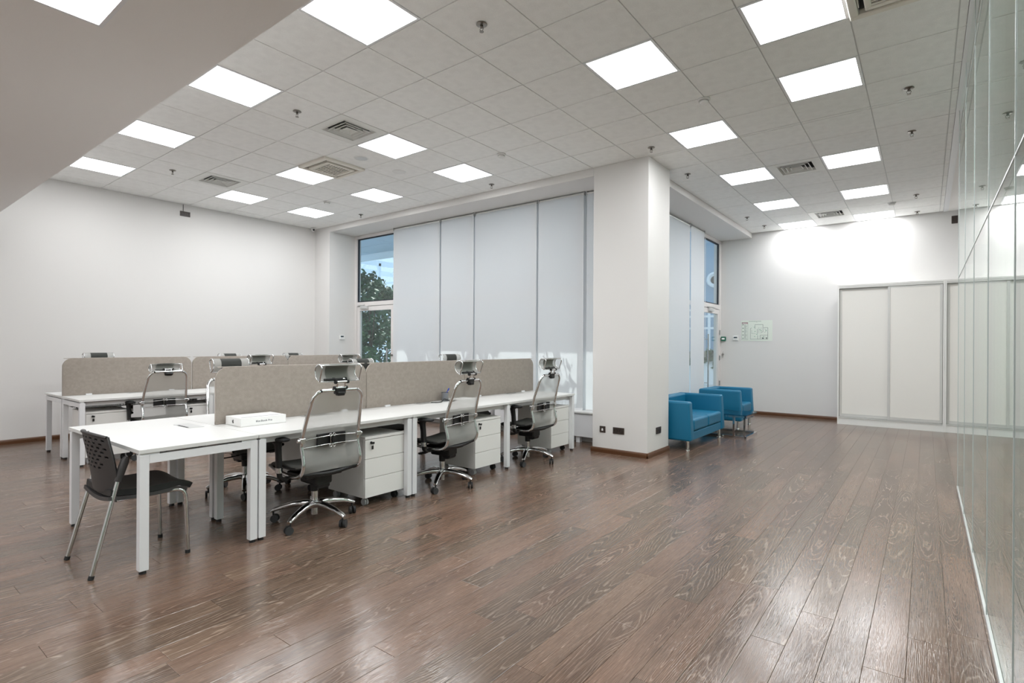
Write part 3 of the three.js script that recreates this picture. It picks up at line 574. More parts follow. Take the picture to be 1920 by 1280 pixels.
// ------------------------------------------------------------------ desks
const TOP = 0.735, TT = 0.024, LEG = 0.05;
function uframe(t, x0, x1, z) { // legs at x0 and x1 (centres) joined by a top rail, across z centre
  for (const x of [x0, x1]) {
    const l = mesh('leg', bx(x - LEG / 2, x + LEG / 2, 0.02, TOP - TT - 0.012, z - LEG / 2, z + LEG / 2, 0.003), M.whiteMetal, t);
    mesh('glide', cyl(V(x, 0, z), V(x, 0.021, z), 0.02, 0.017, 14), M.rubber, l);
  }
  mesh('cross_rail', [bx(Math.min(x0, x1) + LEG / 2, Math.max(x0, x1) - LEG / 2, TOP - TT - 0.062, TOP - TT - 0.012, z - LEG / 2, z + LEG / 2, 0.002), bx(x0 - 0.02, x0 + 0.02, TOP - TT - 0.012, TOP - TT, z - 0.015, z + 0.015), bx(x1 - 0.02, x1 + 0.02, TOP - TT - 0.012, TOP - TT, z - 0.015, z + 0.015)], M.whiteMetal, t);
}
function topBoard(t, x0, x1, z0, z1) { return mesh('table_top', bx(x0, x1, TOP - TT, TOP, z0, z1, 0.002), M.whiteTop, t); }
function flap(top, x, z, alongX) {
  const a = alongX ? 0.135 : 0.055, b = alongX ? 0.055 : 0.135;
  mesh('cable_flap', bx(x - a, x + a, TOP, TOP + 0.0025, z - b, z + b, 0.001), M.alu, top);
  if (alongX) mesh('cable_slot', bx(x - 0.07, x + 0.11, TOP + 0.0005, TOP + 0.0032, z + b - 0.016, z + b - 0.002), M.dark, top); else mesh('cable_slot', bx(x - a + 0.002, x - a + 0.012, TOP + 0.0005, TOP + 0.0032, z - 0.1, z + 0.1), M.dark, top);
}
function tray(t, x, z0, z1) {
  const g = [], n = Math.round((z1 - z0) / 0.06), s = 0.0022;
  for (const [dx, y] of [[-0.09, 0.69], [-0.09, 0.65], [-0.09, 0.61], [-0.045, 0.59], [0, 0.59], [0.045, 0.59], [0.09, 0.61], [0.09, 0.65], [0.09, 0.69]]) g.push(bx(x + dx - s, x + dx + s, y - s, y + s, z0, z1));
  for (let i = 0; i <= n; i++) { const z = z0 + (z1 - z0) * i / n; g.push(bx(x - 0.09, x + 0.09, 0.588, 0.591, z - s, z + s), bx(x - 0.092, x - 0.088, 0.59, 0.71, z - s, z + s), bx(x + 0.088, x + 0.092, 0.59, 0.71, z - s, z + s)); }
  mesh('cable_tray', g, M.steel, t);
}
function sideDesk(x0, x1, z1, units, label, name, flaps, trayX) { // runs towards -z from z1
  const len = 1.4 * units, t = thing(name, label, 'desk', [0, 0, 0], 0, 'white bench desks');
  const xa = x0 + 0.04, xb = x1 - 0.03;
  for (let u = 0; u < units; u++) { const tp = topBoard(t, x0, x1, z1 - 1.4 * (u + 1) + 0.001, z1 - 1.4 * u - 0.001); flap(tp, flaps.x, flaps.z[u], false); tray(t, trayX, z1 - 1.4 * (u + 1) + 0.12, z1 - 1.4 * u - 0.12); }
  uframe(t, xa, xb, z1 - 0.03); for (let u = 1; u < units; u++) uframe(t, xa, xb, z1 - 1.4 * u); uframe(t, xa, xb, z1 - len + 0.03);
  mesh('long_rail', [bx(xa - 0.02, xa + 0.02, TOP - TT - 0.05, TOP - TT - 0.012, z1 - len + 0.055, z1 - 0.055), bx(xb - 0.08, xb - 0.04, TOP - TT - 0.05, TOP - TT - 0.012, z1 - len + 0.055, z1 - 0.055)], M.whiteMetal, t);
}
{ // table across the head of the near row
  const t = thing('end_table', 'white table standing across the head of the near desk row', 'desk', [0, 0, 0]);
  const tp = topBoard(t, -5.045, -3.635, -1.879, -1.17); flap(tp, -4.437, -1.752, true);
  for (const x of [-3.665, -5.015]) {
    for (const z of [-1.2, -1.852]) { const l = mesh('leg', bx(x - LEG / 2, x + LEG / 2, 0.02, TOP - TT - 0.012, z - LEG / 2, z + LEG / 2, 0.003), M.whiteMetal, t); mesh('glide', cyl(V(x, 0, z), V(x, 0.021, z), 0.02, 0.017, 14), M.rubber, l); }
    mesh('cross_rail', [bx(x - LEG / 2, x + LEG / 2, TOP - TT - 0.062, TOP - TT - 0.012, -1.827, -1.225, 0.002), bx(x - 0.02, x + 0.02, TOP - TT - 0.012, TOP - TT, -1.28, -1.18), bx(x - 0.02, x + 0.02, TOP - TT - 0.012, TOP - TT, -1.87, -1.77)], M.whiteMetal, t);
  }
  mesh('long_rail', [bx(-4.99, -3.69, TOP - TT - 0.05, TOP - TT - 0.012, -1.5, -1.46), bx(-4.99, -3.69, TOP - TT - 0.05, TOP - TT - 0.012, -1.7, -1.66)], M.whiteMetal, t);
}
sideDesk(-4.335, -3.635, -1.882, 1, 'white desk with the laptop box on it', 'bench_desk', { x: -4.24, z: [-2.72] }, -4.2);
sideDesk(-4.335, -3.635, -3.285, 2, 'long white double desk in the near row with the pen cup, towards the windows', 'bench_desk', { x: -4.24, z: [-4.02, -5.57] }, -4.2);
sideDesk(-5.045, -4.345, -1.882, 1, 'white desk across the partition from the laptop box', 'bench_desk', { x: -4.44, z: [-2.72] }, -4.48);
sideDesk(-5.045, -4.345, -3.285, 2, 'long white double desk hidden behind the near fabric screens', 'bench_desk', { x: -4.44, z: [-4.02, -5.57] }, -4.48);
sideDesk(-8.025, -7.325, -1.79, 1, 'white desk at the near end of the far row, with the drawer unit under it', 'bench_desk', { x: -7.9, z: [-2.55] }, -7.9);
sideDesk(-8.025, -7.325, -3.193, 2, 'long white double desk in the far row behind the two chairs', 'bench_desk', { x: -7.9, z: [-3.9, -5.3] }, -7.9);
sideDesk(-8.735, -8.035, -1.79, 1, 'white desk against the left wall side at the near end of the far row', 'bench_desk', { x: -8.15, z: [-2.55] }, -8.17);
sideDesk(-8.735, -8.035, -3.193, 2, 'long white double desk on the left wall side behind the far screens', 'bench_desk', { x: -8.15, z: [-3.9, -5.3] }, -8.17);

// fabric screens
function deskScreen(x, z1, len, label) {
  const t = thing('desk_screen', label, 'desk screen', [x, TOP + 0.004, z1 - len / 2], 0, 'beige fabric desk screens');
  const h = 0.438, r = 0.1, a = len / 2 - 0.004, s = new THREE.Shape();
  s.moveTo(-a, 0); s.lineTo(a, 0); s.lineTo(a, h - r); s.absarc(a - r, h - r, r, 0, Math.PI / 2); s.lineTo(-a + r, h); s.absarc(-a + r, h - r, r, Math.PI / 2, Math.PI); s.closePath();
  const g = new THREE.ExtrudeGeometry(s, { depth: 0.02, bevelEnabled: true, bevelThickness: 0.003, bevelSize: 0.003, bevelSegments: 2, curveSegments: 12 }); g.translate(0, 0, -0.01); g.rotateY(Math.PI / 2);
  mesh('panel', uvm(toCreasedNormals(g, 0.6)), M.felt, t);
  const edge = []; for (let i = 0; i <= 20; i++) { const q = Math.PI * i / 40; edge.push(V(0, h - r + r * Math.sin(q), a - r + r * Math.cos(q) + 0.002)); }
  const e2 = edge.map((v) => V(v.x, v.y, -v.z)).reverse();
  mesh('piping', tube([V(0, 0.02, a + 0.002), ...edge, ...e2, V(0, 0.02, -a - 0.002)], 0.0045, 120, 6), std('#b9b0a8', 0.9), t);
  for (const z of [-len / 2 + 0.25, len / 2 - 0.25]) mesh('clamp', bx(-0.03, 0.03, -0.004, 0.012, z - 0.03, z + 0.03), M.whiteMetal, t);
}
deskScreen(-4.34, -1.9, 1.4, 'beige fabric desk screen behind the laptop box');
deskScreen(-4.34, -3.31, 1.4, 'beige fabric desk screen behind the pen cup, middle of the near row');
deskScreen(-4.34, -4.72, 1.4, 'beige fabric desk screen at the window end of the near row');
deskScreen(-8.03, -1.8, 1.4, 'beige fabric desk screen at the near end of the far row');
deskScreen(-8.03, -3.21, 1.4, 'beige fabric desk screen in the middle of the far row');
deskScreen(-8.03, -4.62, 1.4, 'beige fabric desk screen at the tree-door end of the far row');

// drawer units
function pedestal() {
  const t = new THREE.Group(), w = 0.21, d = 0.25; // front faces +x, width along z
  mesh('body', [bx(-d, d - 0.002, 0.075, 0.09, -w, w), bx(-d, d - 0.002, 0.09, 0.565, -w, -w + 0.016), bx(-d, d - 0.002, 0.09, 0.565, w - 0.016, w), bx(-d, -d + 0.016, 0.09, 0.565, -w + 0.016, w - 0.016), bx(-d + 0.016, d - 0.06, 0.09, 0.56, -w + 0.016, w - 0.016)], M.cabinet, t);
  mesh('top', bx(-d, d + 0.018, 0.565, 0.587, -w, w, 0.002), M.cabinet, t);
  for (let i = 0; i < 3; i++) {
    const y0 = 0.078 + i * 0.162, dr = mesh('drawer', bx(d, d + 0.018, y0, y0 + 0.1585, -w + 0.001, w - 0.001, 0.0015), M.cabinet, t);
    if (i === 2) {
      mesh('lock', [cyl(V(d + 0.017, 0.535, w - 0.06), V(d + 0.024, 0.535, w - 0.06), 0.011), cyl(V(d + 0.02, 0.535, w - 0.06), V(d + 0.045, 0.535, w - 0.06), 0.004, 0.004, 8), bx(d + 0.044, d + 0.047, 0.526, 0.544, w - 0.074, w - 0.046, 0.001)], M.black, dr);
      mesh('key_tag', [bx(d + 0.03, d + 0.034, 0.48, 0.51, w - 0.074, w - 0.056, 0.001), tube([V(d + 0.04, 0.53, w - 0.06), V(d + 0.036, 0.518, w - 0.068), V(d + 0.032, 0.508, w - 0.065)], 0.0018, 8, 5)], M.black, dr);
    }
  }
  for (const [x, z, m] of [[d - 0.05, w - 0.05, M.greyWheel], [d - 0.05, -w + 0.05, M.rubber], [-d + 0.05, w - 0.05, M.greyWheel], [-d + 0.05, -w + 0.05, M.rubber]]) {
    const c = mesh('caster', [bx(x - 0.016, x + 0.016, 0.055, 0.076, z - 0.016, z + 0.016, 0.004), cyl(V(x, 0.028, z - 0.018), V(x, 0.028, z - 0.004), 0.028, 0.028, 20), cyl(V(x, 0.028, z + 0.004), V(x, 0.028, z + 0.018), 0.028, 0.028, 20), cyl(V(x, 0.028, z - 0.006), V(x, 0.028, z + 0.006), 0.012)], m, t);
    mesh('fork', bx(x - 0.012, x + 0.012, 0.028, 0.058, z - 0.003, z + 0.003), M.steel, c);
  }
  return t;
}
const pedRoot = pedestal(); pedRoot.name = numbered('drawer_unit'); scene.add(pedRoot);
pedRoot.userData = { label: 'white three-drawer unit beside the nearest mesh chair', category: 'drawer unit', group: 'white mobile drawer units' }; pedRoot.position.set(-3.965, 0, -3.025);
dup(pedRoot, [-3.965, 0, -4.405], 0, 'white three-drawer unit beside the second mesh chair in the near row');
dup(pedRoot, [-3.965, 0, -5.83], 0, 'white three-drawer unit at the window end of the near row');
dup(pedRoot, [-7.69, 0, -2.085], 0, 'white three-drawer unit under the far row at its near end');
dup(pedRoot, [-7.69, 0, -3.1], 0, 'white three-drawer unit in the shade behind the folded-headrest chair');
dup(pedRoot, [-4.73, 0, -3.0], Math.PI, 'white three-drawer unit across the near row, hidden behind the nearest drawer unit');

// ------------------------------------------------------------------ office chair (forward -z, back +z)
const PROF = [[-0.25, 0.43], [-0.1, 0.408], [0.06, 0.397], [0.16, 0.402], [0.222, 0.432], [0.245, 0.49], [0.232, 0.56], [0.215, 0.62], [0.218, 0.665], [0.245, 0.78], [0.285, 0.91], [0.322, 1.025]];
const HW = [0.225, 0.232, 0.236, 0.238, 0.238, 0.236, 0.234, 0.234, 0.234, 0.226, 0.21, 0.196];
const profCurve = new THREE.CatmullRomCurve3(PROF.map(([d, y], i) => V(HW[i], y, d)));
function makeChair() {
  const t = new THREE.Group();
  for (let i = 0; i < 5; i++) {
    const q = i * Math.PI * 2 / 5 + 0.15, dx = Math.sin(q), dz = Math.cos(q), side = V(dz, 0, -dx), at = (r, y) => V(dx * r, y, dz * r);
    const leg = mesh('leg', sweep([{ p: at(0.02, 0.138), w: 0.03, h: 0.024, side }, { p: at(0.07, 0.142), w: 0.03, h: 0.023, side }, { p: at(0.15, 0.136), w: 0.027, h: 0.02, side }, { p: at(0.23, 0.119), w: 0.023, h: 0.017, side }, { p: at(0.295, 0.097), w: 0.02, h: 0.015, side }, { p: at(0.322, 0.085), w: 0.017, h: 0.011, side }], 12, 2.8), M.chrome, t);
    const cx = dx * 0.305, cz = dz * 0.305, a = q + 0.8 + i * 1.3, ux = Math.cos(a), uz = Math.sin(a), w = (o0, o1) => cyl(V(cx + ux * o0 + uz * 0.012, 0.029, cz + uz * o0 - ux * 0.012), V(cx + ux * o1 + uz * 0.012, 0.029, cz + uz * o1 - ux * 0.012), 0.029, 0.029, 20);
    const c = mesh('caster', [w(0.006, 0.022), w(-0.022, -0.006), cyl(V(cx, 0.04, cz), V(cx, 0.084, cz), 0.007, 0.007, 8)], M.rubber, leg);
    mesh('hub_cap', [w(0.022, 0.0235), w(-0.0235, -0.022)].map((g) => g.scale(1, 1, 1)), M.casterGrey, leg);
  }
  mesh('hub', lathe([[0, 0.105], [0.036, 0.108], [0.042, 0.125], [0.04, 0.155], [0.032, 0.165], [0, 0.165]], 20), M.chrome, t);
  mesh('gas_lift', [cyl(V(0, 0.055, 0), V(0, 0.25, 0), 0.025, 0.025, 18)], M.chrome, t);
  mesh('lift_sleeve', cyl(V(0, 0.235, 0), V(0, 0.33, 0), 0.03, 0.034, 18), M.black, t);
  mesh('mechanism', [bx(-0.075, 0.075, 0.3, 0.385, -0.09, 0.13, 0.02), bx(-0.05, 0.05, 0.265, 0.33, 0.03, 0.1, 0.02), bx(-0.15, 0.15, 0.365, 0.392, -0.14, 0.14, 0.008), cyl(V(-0.05, 0.3, 0.1), V(0.05, 0.3, 0.1), 0.028)], M.black, t);
  mesh('lever', [tube([V(0.07, 0.345, -0.03), V(0.18, 0.345, -0.05), V(0.26, 0.35, -0.06)], 0.006, 10, 6), bx(0.245, 0.3, 0.343, 0.36, -0.085, -0.035, 0.006), tube([V(-0.07, 0.345, -0.03), V(-0.2, 0.34, -0.06)], 0.006, 8, 6), bx(-0.26, -0.19, 0.333, 0.35, -0.085, -0.035, 0.006)], M.black, t);
  const seatFn = (u, v) => { const z = -0.27 + v * 0.45, x = (u - 0.5) * 2, e = 1 - 0.12 * Math.pow(Math.abs(v - 0.5) * 2, 6); const y = 0.448 - 0.05 * Math.pow(Math.max(0, (0.26 - v) / 0.26), 2) + 0.012 * x * x + 0.02 * Math.pow(Math.max(0, (v - 0.75) / 0.25), 2); return V(x * 0.232 * e, y, z); };
  const seat = mesh('seat', shell((u, v) => seatFn(1 - u, v), 16, 20, 0.022), M.seatMesh, t);
  const rim = []; for (let i = 0; i < 40; i++) { const q = i / 40 * Math.PI * 2, e = (c) => Math.sign(c) * Math.pow(Math.abs(c), 0.35); rim.push(seatFn(0.5 + 0.5 * e(Math.cos(q)), 0.5 + 0.5 * e(Math.sin(q))).add(V(0, -0.01, 0))); }
  mesh('seat_rim', tube(rim, 0.011, 90, 6, true), M.black, seat);
  // chrome loop: left side up, over the top, right side down
  const side = profCurve.getPoints(60), loop = [], tp = PROF[PROF.length - 1], hw = HW[HW.length - 1];
  for (const p of side) { if (p.y > 0.96 && p.z > 0.29) break; loop.push(p.clone()); }
  const l0 = loop[loop.length - 1], cr = 0.075;
  for (let i = 1; i <= 10; i++) { const q = i / 10 * Math.PI / 2, k = Math.sin(q), m = 1 - Math.cos(q); loop.push(V(l0.x - cr * m, l0.y + (tp[1] - l0.y) * k, l0.z + (tp[0] - l0.z) * k)); }
  const full = loop.concat(loop.slice().reverse().map((p) => V(-p.x, p.y, p.z)));
  const frameSec = full.map((p, i) => ({ p, w: 0.0125, h: 0.0125, side: V(0, 0, 1) }));
  mesh('back_frame', tube(full, 0.0135, 170, 10), M.chrome, t);
  for (const s of [-1, 1]) mesh('frame_clamp', [bx(s * 0.234 - 0.02, s * 0.234 + 0.02, 0.652, 0.69, 0.198, 0.238, 0.006), cyl(V(s * 0.25, 0.67, 0.218), V(s * 0.268, 0.67, 0.218), 0.012)], M.chrome, t);
  // mesh back between the sides
  const bt = profCurve.getPoints(80).filter((p) => p.y > 0.43 && p.z > 0.2);
  const top = bt[bt.length - 1];
  mesh('back_mesh', (() => {
    const fn = (u, v) => { const k = v * (bt.length - 1), i = Math.min(bt.length - 2, Math.floor(k)), p = bt[i].clone().lerp(bt[i + 1], k - i); const x = (u - 0.5) * 2; let w = p.x - 0.006; if (p.y > 0.96) { const c = (p.y - 0.955) / (tp[1] - 0.955); w -= 0.07 * (1 - Math.sqrt(Math.max(0, 1 - c * c))); } return V(x * w, p.y, p.z - 0.03 * (1 - x * x) * (1 - Math.pow(2 * v - 1, 6)) * (v < 0.4 ? 1 : 0.8) + 0.004); };
    const g = new THREE.BufferGeometry(), nu = 14, nv = 36, pos = [], uv = [], idx = [];
    for (let j = 0; j <= nv; j++) for (let i = 0; i <= nu; i++) { const p = fn(i / nu, j / nv); pos.push(p.x, p.y, p.z); uv.push(p.x, p.y); }
    for (let j = 0; j < nv; j++) for (let i = 0; i < nu; i++) { const a = j * (nu + 1) + i; idx.push(a, a + 1, a + nu + 1, a + 1, a + nu + 2, a + nu + 1); }
    g.setAttribute('position', new THREE.Float32BufferAttribute(pos, 3)); g.setAttribute('uv', new THREE.Float32BufferAttribute(uv, 2)); g.setIndex(idx); g.computeVertexNormals(); return g;
  })(), M.backMesh, t);
  mesh('lower_bar', tube([V(-0.23, 0.42, 0.2), V(0, 0.405, 0.215), V(0.23, 0.42, 0.2)], 0.016, 20, 8), M.black, t);
  mesh('back_bracket', [bx(-0.05, 0.05, 0.385, 0.42, 0.09, 0.22, 0.01), bx(-0.14, 0.14, 0.392, 0.41, 0.14, 0.2, 0.006)], M.black, t);
  const lum = mesh('lumbar_pad', shell((u, v) => V((0.5 - u) * 0.235, 0.612 + v * 0.09, 0.222 - 0.016 * (1 - Math.pow((u - 0.5) * 2, 2))), 12, 5, 0.014), M.black, t);
  mesh('lumbar_wire', [tube([V(-0.232, 0.672, 0.222), V(-0.11, 0.682, 0.232), V(0, 0.686, 0.236), V(0.11, 0.682, 0.232), V(0.232, 0.672, 0.222)], 0.004, 30, 6), tube([V(-0.225, 0.615, 0.22), V(-0.1, 0.622, 0.23), V(0, 0.624, 0.233), V(0.1, 0.622, 0.23), V(0.225, 0.615, 0.22)], 0.004, 30, 6), ...[0.689, 0.612].flatMap((y) => [-0.014, 0.014].map((x) => new THREE.TorusGeometry(0.011, 0.0028, 6, 14).translate(x, y, 0.237))), cyl(V(-0.014, 0.61, 0.234), V(-0.014, 0.69, 0.238), 0.0028, 0.0028, 6)], M.chrome, lum);
  mesh('lumbar_knob', [cyl(V(0.012, 0.653, 0.2), V(0.012, 0.653, 0.25), 0.016, 0.02, 16), bx(-0.012, 0.036, 0.628, 0.678, 0.195, 0.226, 0.006)], M.black, lum);
  // armrests
  for (const s of [-1, 1]) {
    const a = mesh('armrest', [sweep([{ p: V(s * 0.2, 0.385, 0.02), w: 0.018, h: 0.012, side: V(0, 0, 1) }, { p: V(s * 0.26, 0.37, 0.02), w: 0.02, h: 0.014, side: V(0, 0, 1) }, { p: V(s * 0.292, 0.395, 0.02), w: 0.022, h: 0.016, side: V(0, 0, 1) }, { p: V(s * 0.296, 0.45, 0.018), w: 0.022, h: 0.018, side: V(0, 0, 1) }], 12, 3), sweep([{ p: V(s * 0.296, 0.44, 0.018), w: 0.027, h: 0.018, side: V(0, 0, 1) }, { p: V(s * 0.296, 0.56, 0.01), w: 0.026, h: 0.018, side: V(0, 0, 1) }, { p: V(s * 0.295, 0.63, -0.002), w: 0.03, h: 0.02, side: V(0, 0, 1) }, { p: V(s * 0.293, 0.655, -0.01), w: 0.06, h: 0.026, side: V(0, 0, 1) }], 14, 3)], M.black, t);
    mesh('arm_pad', sweep([{ p: V(s * 0.292, 0.668, 0.115), w: 0.022, h: 0.008, side: V(1, 0, 0) }, { p: V(s * 0.292, 0.67, 0.1), w: 0.036, h: 0.013, side: V(1, 0, 0) }, { p: V(s * 0.292, 0.67, 0.03), w: 0.045, h: 0.016, side: V(1, 0, 0) }, { p: V(s * 0.29, 0.67, -0.06), w: 0.046, h: 0.016, side: V(1, 0, 0) }, { p: V(s * 0.288, 0.667, -0.13), w: 0.038, h: 0.013, side: V(1, 0, 0) }, { p: V(s * 0.288, 0.664, -0.15), w: 0.022, h: 0.008, side: V(1, 0, 0) }], 16, 2.6), M.blackSoft, a);
    mesh('collar', sweep([{ p: V(s * 0.296, 0.425, 0.018), w: 0.029, h: 0.021, side: V(0, 0, 1) }, { p: V(s * 0.296, 0.462, 0.017), w: 0.029, h: 0.021, side: V(0, 0, 1) }], 14, 3), M.chrome, a);
  }
  // headrest: a group pivoting on the top bar
  const hd = new THREE.Group(); hd.name = 'headrest'; hd.position.set(0, tp[1], tp[0]); t.add(hd);
  mesh('bracket', [bx(-0.042, 0.042, -0.028, 0.018, -0.016, 0.024, 0.008), bx(-0.03, 0.03, -0.04, -0.01, -0.01, 0.03, 0.008)], M.black, hd);
  mesh('link', [cyl(V(-0.045, 0.018, 0.012), V(0.045, 0.018, 0.012), 0.0095, 0.0095, 12), cyl(V(-0.045, 0.062, 0.028), V(0.045, 0.062, 0.028), 0.0095, 0.0095, 12), cyl(V(-0.045, 0.08, 0.002), V(0.045, 0.08, 0.002), 0.0085, 0.0085, 12), ...[-0.032, 0.032].flatMap((x) => [cyl(V(x, 0.016, 0.012), V(x, 0.064, 0.028), 0.007, 0.007, 10), cyl(V(x, 0.062, 0.028), V(x, 0.082, 0.0), 0.007, 0.007, 10)])], M.chrome, hd);
  mesh('knob', [-1, 1].flatMap((s) => [cyl(V(s * 0.043, 0.018, 0.012), V(s * 0.056, 0.018, 0.012), 0.013, 0.013, 12), cyl(V(s * 0.043, 0.062, 0.028), V(s * 0.057, 0.062, 0.028), 0.014, 0.014, 12), cyl(V(s * 0.043, 0.08, 0.002), V(s * 0.056, 0.08, 0.002), 0.013, 0.013, 12)]), M.black, hd);
  const hp = [V(0, 0.066, 0.006), V(0, 0.085, -0.03), V(0, 0.115, -0.05), V(0, 0.15, -0.052), V(0, 0.178, -0.036), V(0, 0.19, -0.006), V(0, 0.182, 0.022)], hc = new THREE.CatmullRomCurve3(hp), W = 0.165;
  const pad = (u0, u1, th) => shell((u, v) => { const p = hc.getPoint(v), x = W * (u0 + (u1 - u0) * u), b = 1 - Math.pow(x / W, 2); return V(x, p.y, p.z - (-0.018) * b * 0.6); }, 10, 22, th);
  mesh('mesh_panel', [pad(-0.98, -0.56, 0.006), pad(0.56, 0.98, 0.006)], M.headMesh, hd);
  mesh('head_pad', pad(-0.56, 0.56, 0.005).translate(0, 0, -0.005), M.headPad, hd);
  mesh('head_cover', pad(-0.56, 0.56, 0.003).translate(0, -0.001, 0.004), M.headCover, hd);
  mesh('head_rim', [-1, 1].map((s) => { const c = hc.getPoints(24).map((p) => V(s * W, p.y, p.z)); c.push(V(s * W, 0.165, 0.034), V(s * W, 0.13, 0.026), V(s * W, 0.095, 0.012)); return tube(c, 0.0055, 70, 7, true); }).concat([cyl(V(-W, 0.066, 0.006), V(W, 0.066, 0.006), 0.005, 0.005, 8), cyl(V(-W, 0.182, 0.022), V(W, 0.182, 0.022), 0.004, 0.004, 8)]), M.chrome, hd);
  mesh('cross_bar', cyl(V(-0.13, 0.08, 0.006), V(0.02, 0.08, 0.006), 0.009, 0.009, 10), M.black, hd);
  return t;
}
const chair0 = makeChair(); chair0.name = numbered('office_chair'); scene.add(chair0);
chair0.userData = { label: 'grey mesh office chair with headrest, nearest one, beside the laptop box', category: 'chair', group: 'grey mesh office chairs' };
chair0.position.set(-3.73, 0, -2.37); chair0.rotation.y = Math.PI / 2 - 0.02;
const D2R = Math.PI / 180;
const chairs = [
  [-3.72, -3.74, 97, 'second grey mesh office chair in the near row, right of the pen cup'], [-3.71, -5.14, 91, 'third grey mesh office chair in the near row, at the window end'],
  [-4.98, -2.45, -90, 'grey mesh office chair with black head pad, half behind the near screen edge'], [-5.0, -4.02, -82, 'grey mesh office chair behind the near row of which only a low head pad shows', -0.05], [-4.98, -5.45, -92, 'grey mesh office chair behind the last near screen, head pad in front of the blinds', 0.03],
  [-7.42, -2.57, 92, 'grey mesh office chair with its headrest folded down at the far row', -0.02, 1], [-7.42, -3.66, 96, 'grey mesh office chair at the far row behind the half-hidden black head pad'], [-7.42, -5.1, 90, 'grey mesh office chair at the far row in front of the tree door', -0.02],
  [-8.66, -2.4, -90, 'mesh office chair by the left wall, head pad over the nearest far screen', 0.02], [-8.66, -4.15, -90, 'mesh office chair by the left wall, sliver of head pad over the middle far screen', -0.03], [-8.66, -5.25, -90, 'mesh office chair by the left wall, head pad at the last joint of far screens', -0.03],
];
for (const [x, z, deg, label, dy = 0, fold] of chairs) {
  const c = dup(chair0, [x, 0, z], deg * D2R, label), h = c.children.find((k) => k.name === 'headrest'); h.position.y += dy * 0.5;
  if (fold) { h.rotation.x = -0.75; h.position.y -= 0.012; h.scale.set(1, 0.72, 1); }
}

// ------------------------------------------------------------------ visitor chair (faces -z)
{
  const t = thing('visitor_chair', 'black plastic stacking chair with perforated back and chrome legs', 'chair', [-4.03, 0, -1.2]);
  const r = 0.0125;
  for (const s of [-1, 1]) {
    mesh('leg', tube([V(s * 0.236, 0.01, 0.215), V(s * 0.228, 0.25, 0.155), V(s * 0.222, 0.44, 0.107), V(s * 0.216, 0.62, 0.06)], r, 24, 12), M.chrome, t);
    mesh('leg', tube([V(s * 0.226, 0.01, -0.3), V(s * 0.225, 0.25, -0.292), V(s * 0.222, 0.375, -0.286), V(s * 0.218, 0.415, -0.262), V(s * 0.215, 0.425, -0.2), V(s * 0.214, 0.425, 0.09)], r, 44, 12), M.chrome, t);
    mesh('foot_cap', [cyl(V(s * 0.2363, 0, 0.2175), V(s * 0.2358, 0.022, 0.211), 0.015), cyl(V(s * 0.226, 0, -0.3), V(s * 0.226, 0.022, -0.3), 0.015)], M.rubber, t);
    mesh('arm_stub', sweep([{ p: V(s * 0.219, 0.535, 0.083), w: 0.018, h: 0.02, side: V(0, 0, 1) }, { p: V(s * 0.216, 0.6, 0.064), w: 0.022, h: 0.021, side: V(0, 0, 1) }, { p: V(s * 0.213, 0.655, 0.045), w: 0.022, h: 0.02, side: V(0, 0, 1) }, { p: V(s * 0.212, 0.675, 0.036), w: 0.012, h: 0.012, side: V(0, 0, 1) }], 14, 2.6), M.plasticBlack, t);
  }
  const seatTop = (u, v) => { const x = (u - 0.5) * 2, z = 0.12 - v * 0.45, e = 1 - 0.1 * Math.pow(v, 5); return V(x * 0.225 * e, 0.462 + 0.012 * x * x - 0.016 * Math.sin(v * Math.PI) - 0.045 * Math.pow(Math.max(0, (v - 0.78) / 0.22), 2), z); };
  mesh('seat', shell(seatTop, 16, 18, 0.035), M.padBlack, t);
  mesh('seat_shell', shell((u, v) => { const p = seatTop(u, v * 0.96 + 0.0); p.x *= 1.03; p.y -= 0.03 + 0.012 * Math.sin(Math.PI * u); p.z += 0.012; return p; }, 16, 14, 0.022), M.plasticBlack, t);
  const back = (u, v) => { const x = (0.5 - u) * 2, w = 0.226 + 0.006 * v - 0.03 * Math.pow(Math.abs(v - 0.1), 6), y = 0.49 + 0.335 * v, z = 0.078 + 0.045 * v + 0.015 * v * v + 0.052 * (1 - x * x) - 0.02 * Math.max(0, v - 0.85); return V(x * w, y - 0.02 * x * x * v + (v < 0.2 ? -0.03 * (1 - x * x) * (1 - v / 0.2) : 0), z); };
  const nu = 16, nv = 26;
  mesh('backrest', shell(back, nu, nv, 0.006, (i, j) => j >= 9 && j <= 23 && i >= 1 && i <= 14 && j % 2 === 1 && (i + ((j - 1) / 2)) % 2 === 0 && !(j < 14 && (i < 3 || i > 12))), M.plasticBlack, t);
  mesh('back_pad', shell((u, v) => back(0.06 + u * 0.88, 0.22 + v * 0.75).add(V(0, 0, -0.022)), 14, 14, 0.012), M.padBlack, t);
  mesh('back_rim', tube([...[-1, -0.75, -0.5, -0.25, 0, 0.25, 0.5, 0.75, 1].map((x) => back(0.5 - x * 0.49, 1).add(V(0, -0.004, 0)))], 0.0095, 40, 8), M.plasticBlack, t);
}

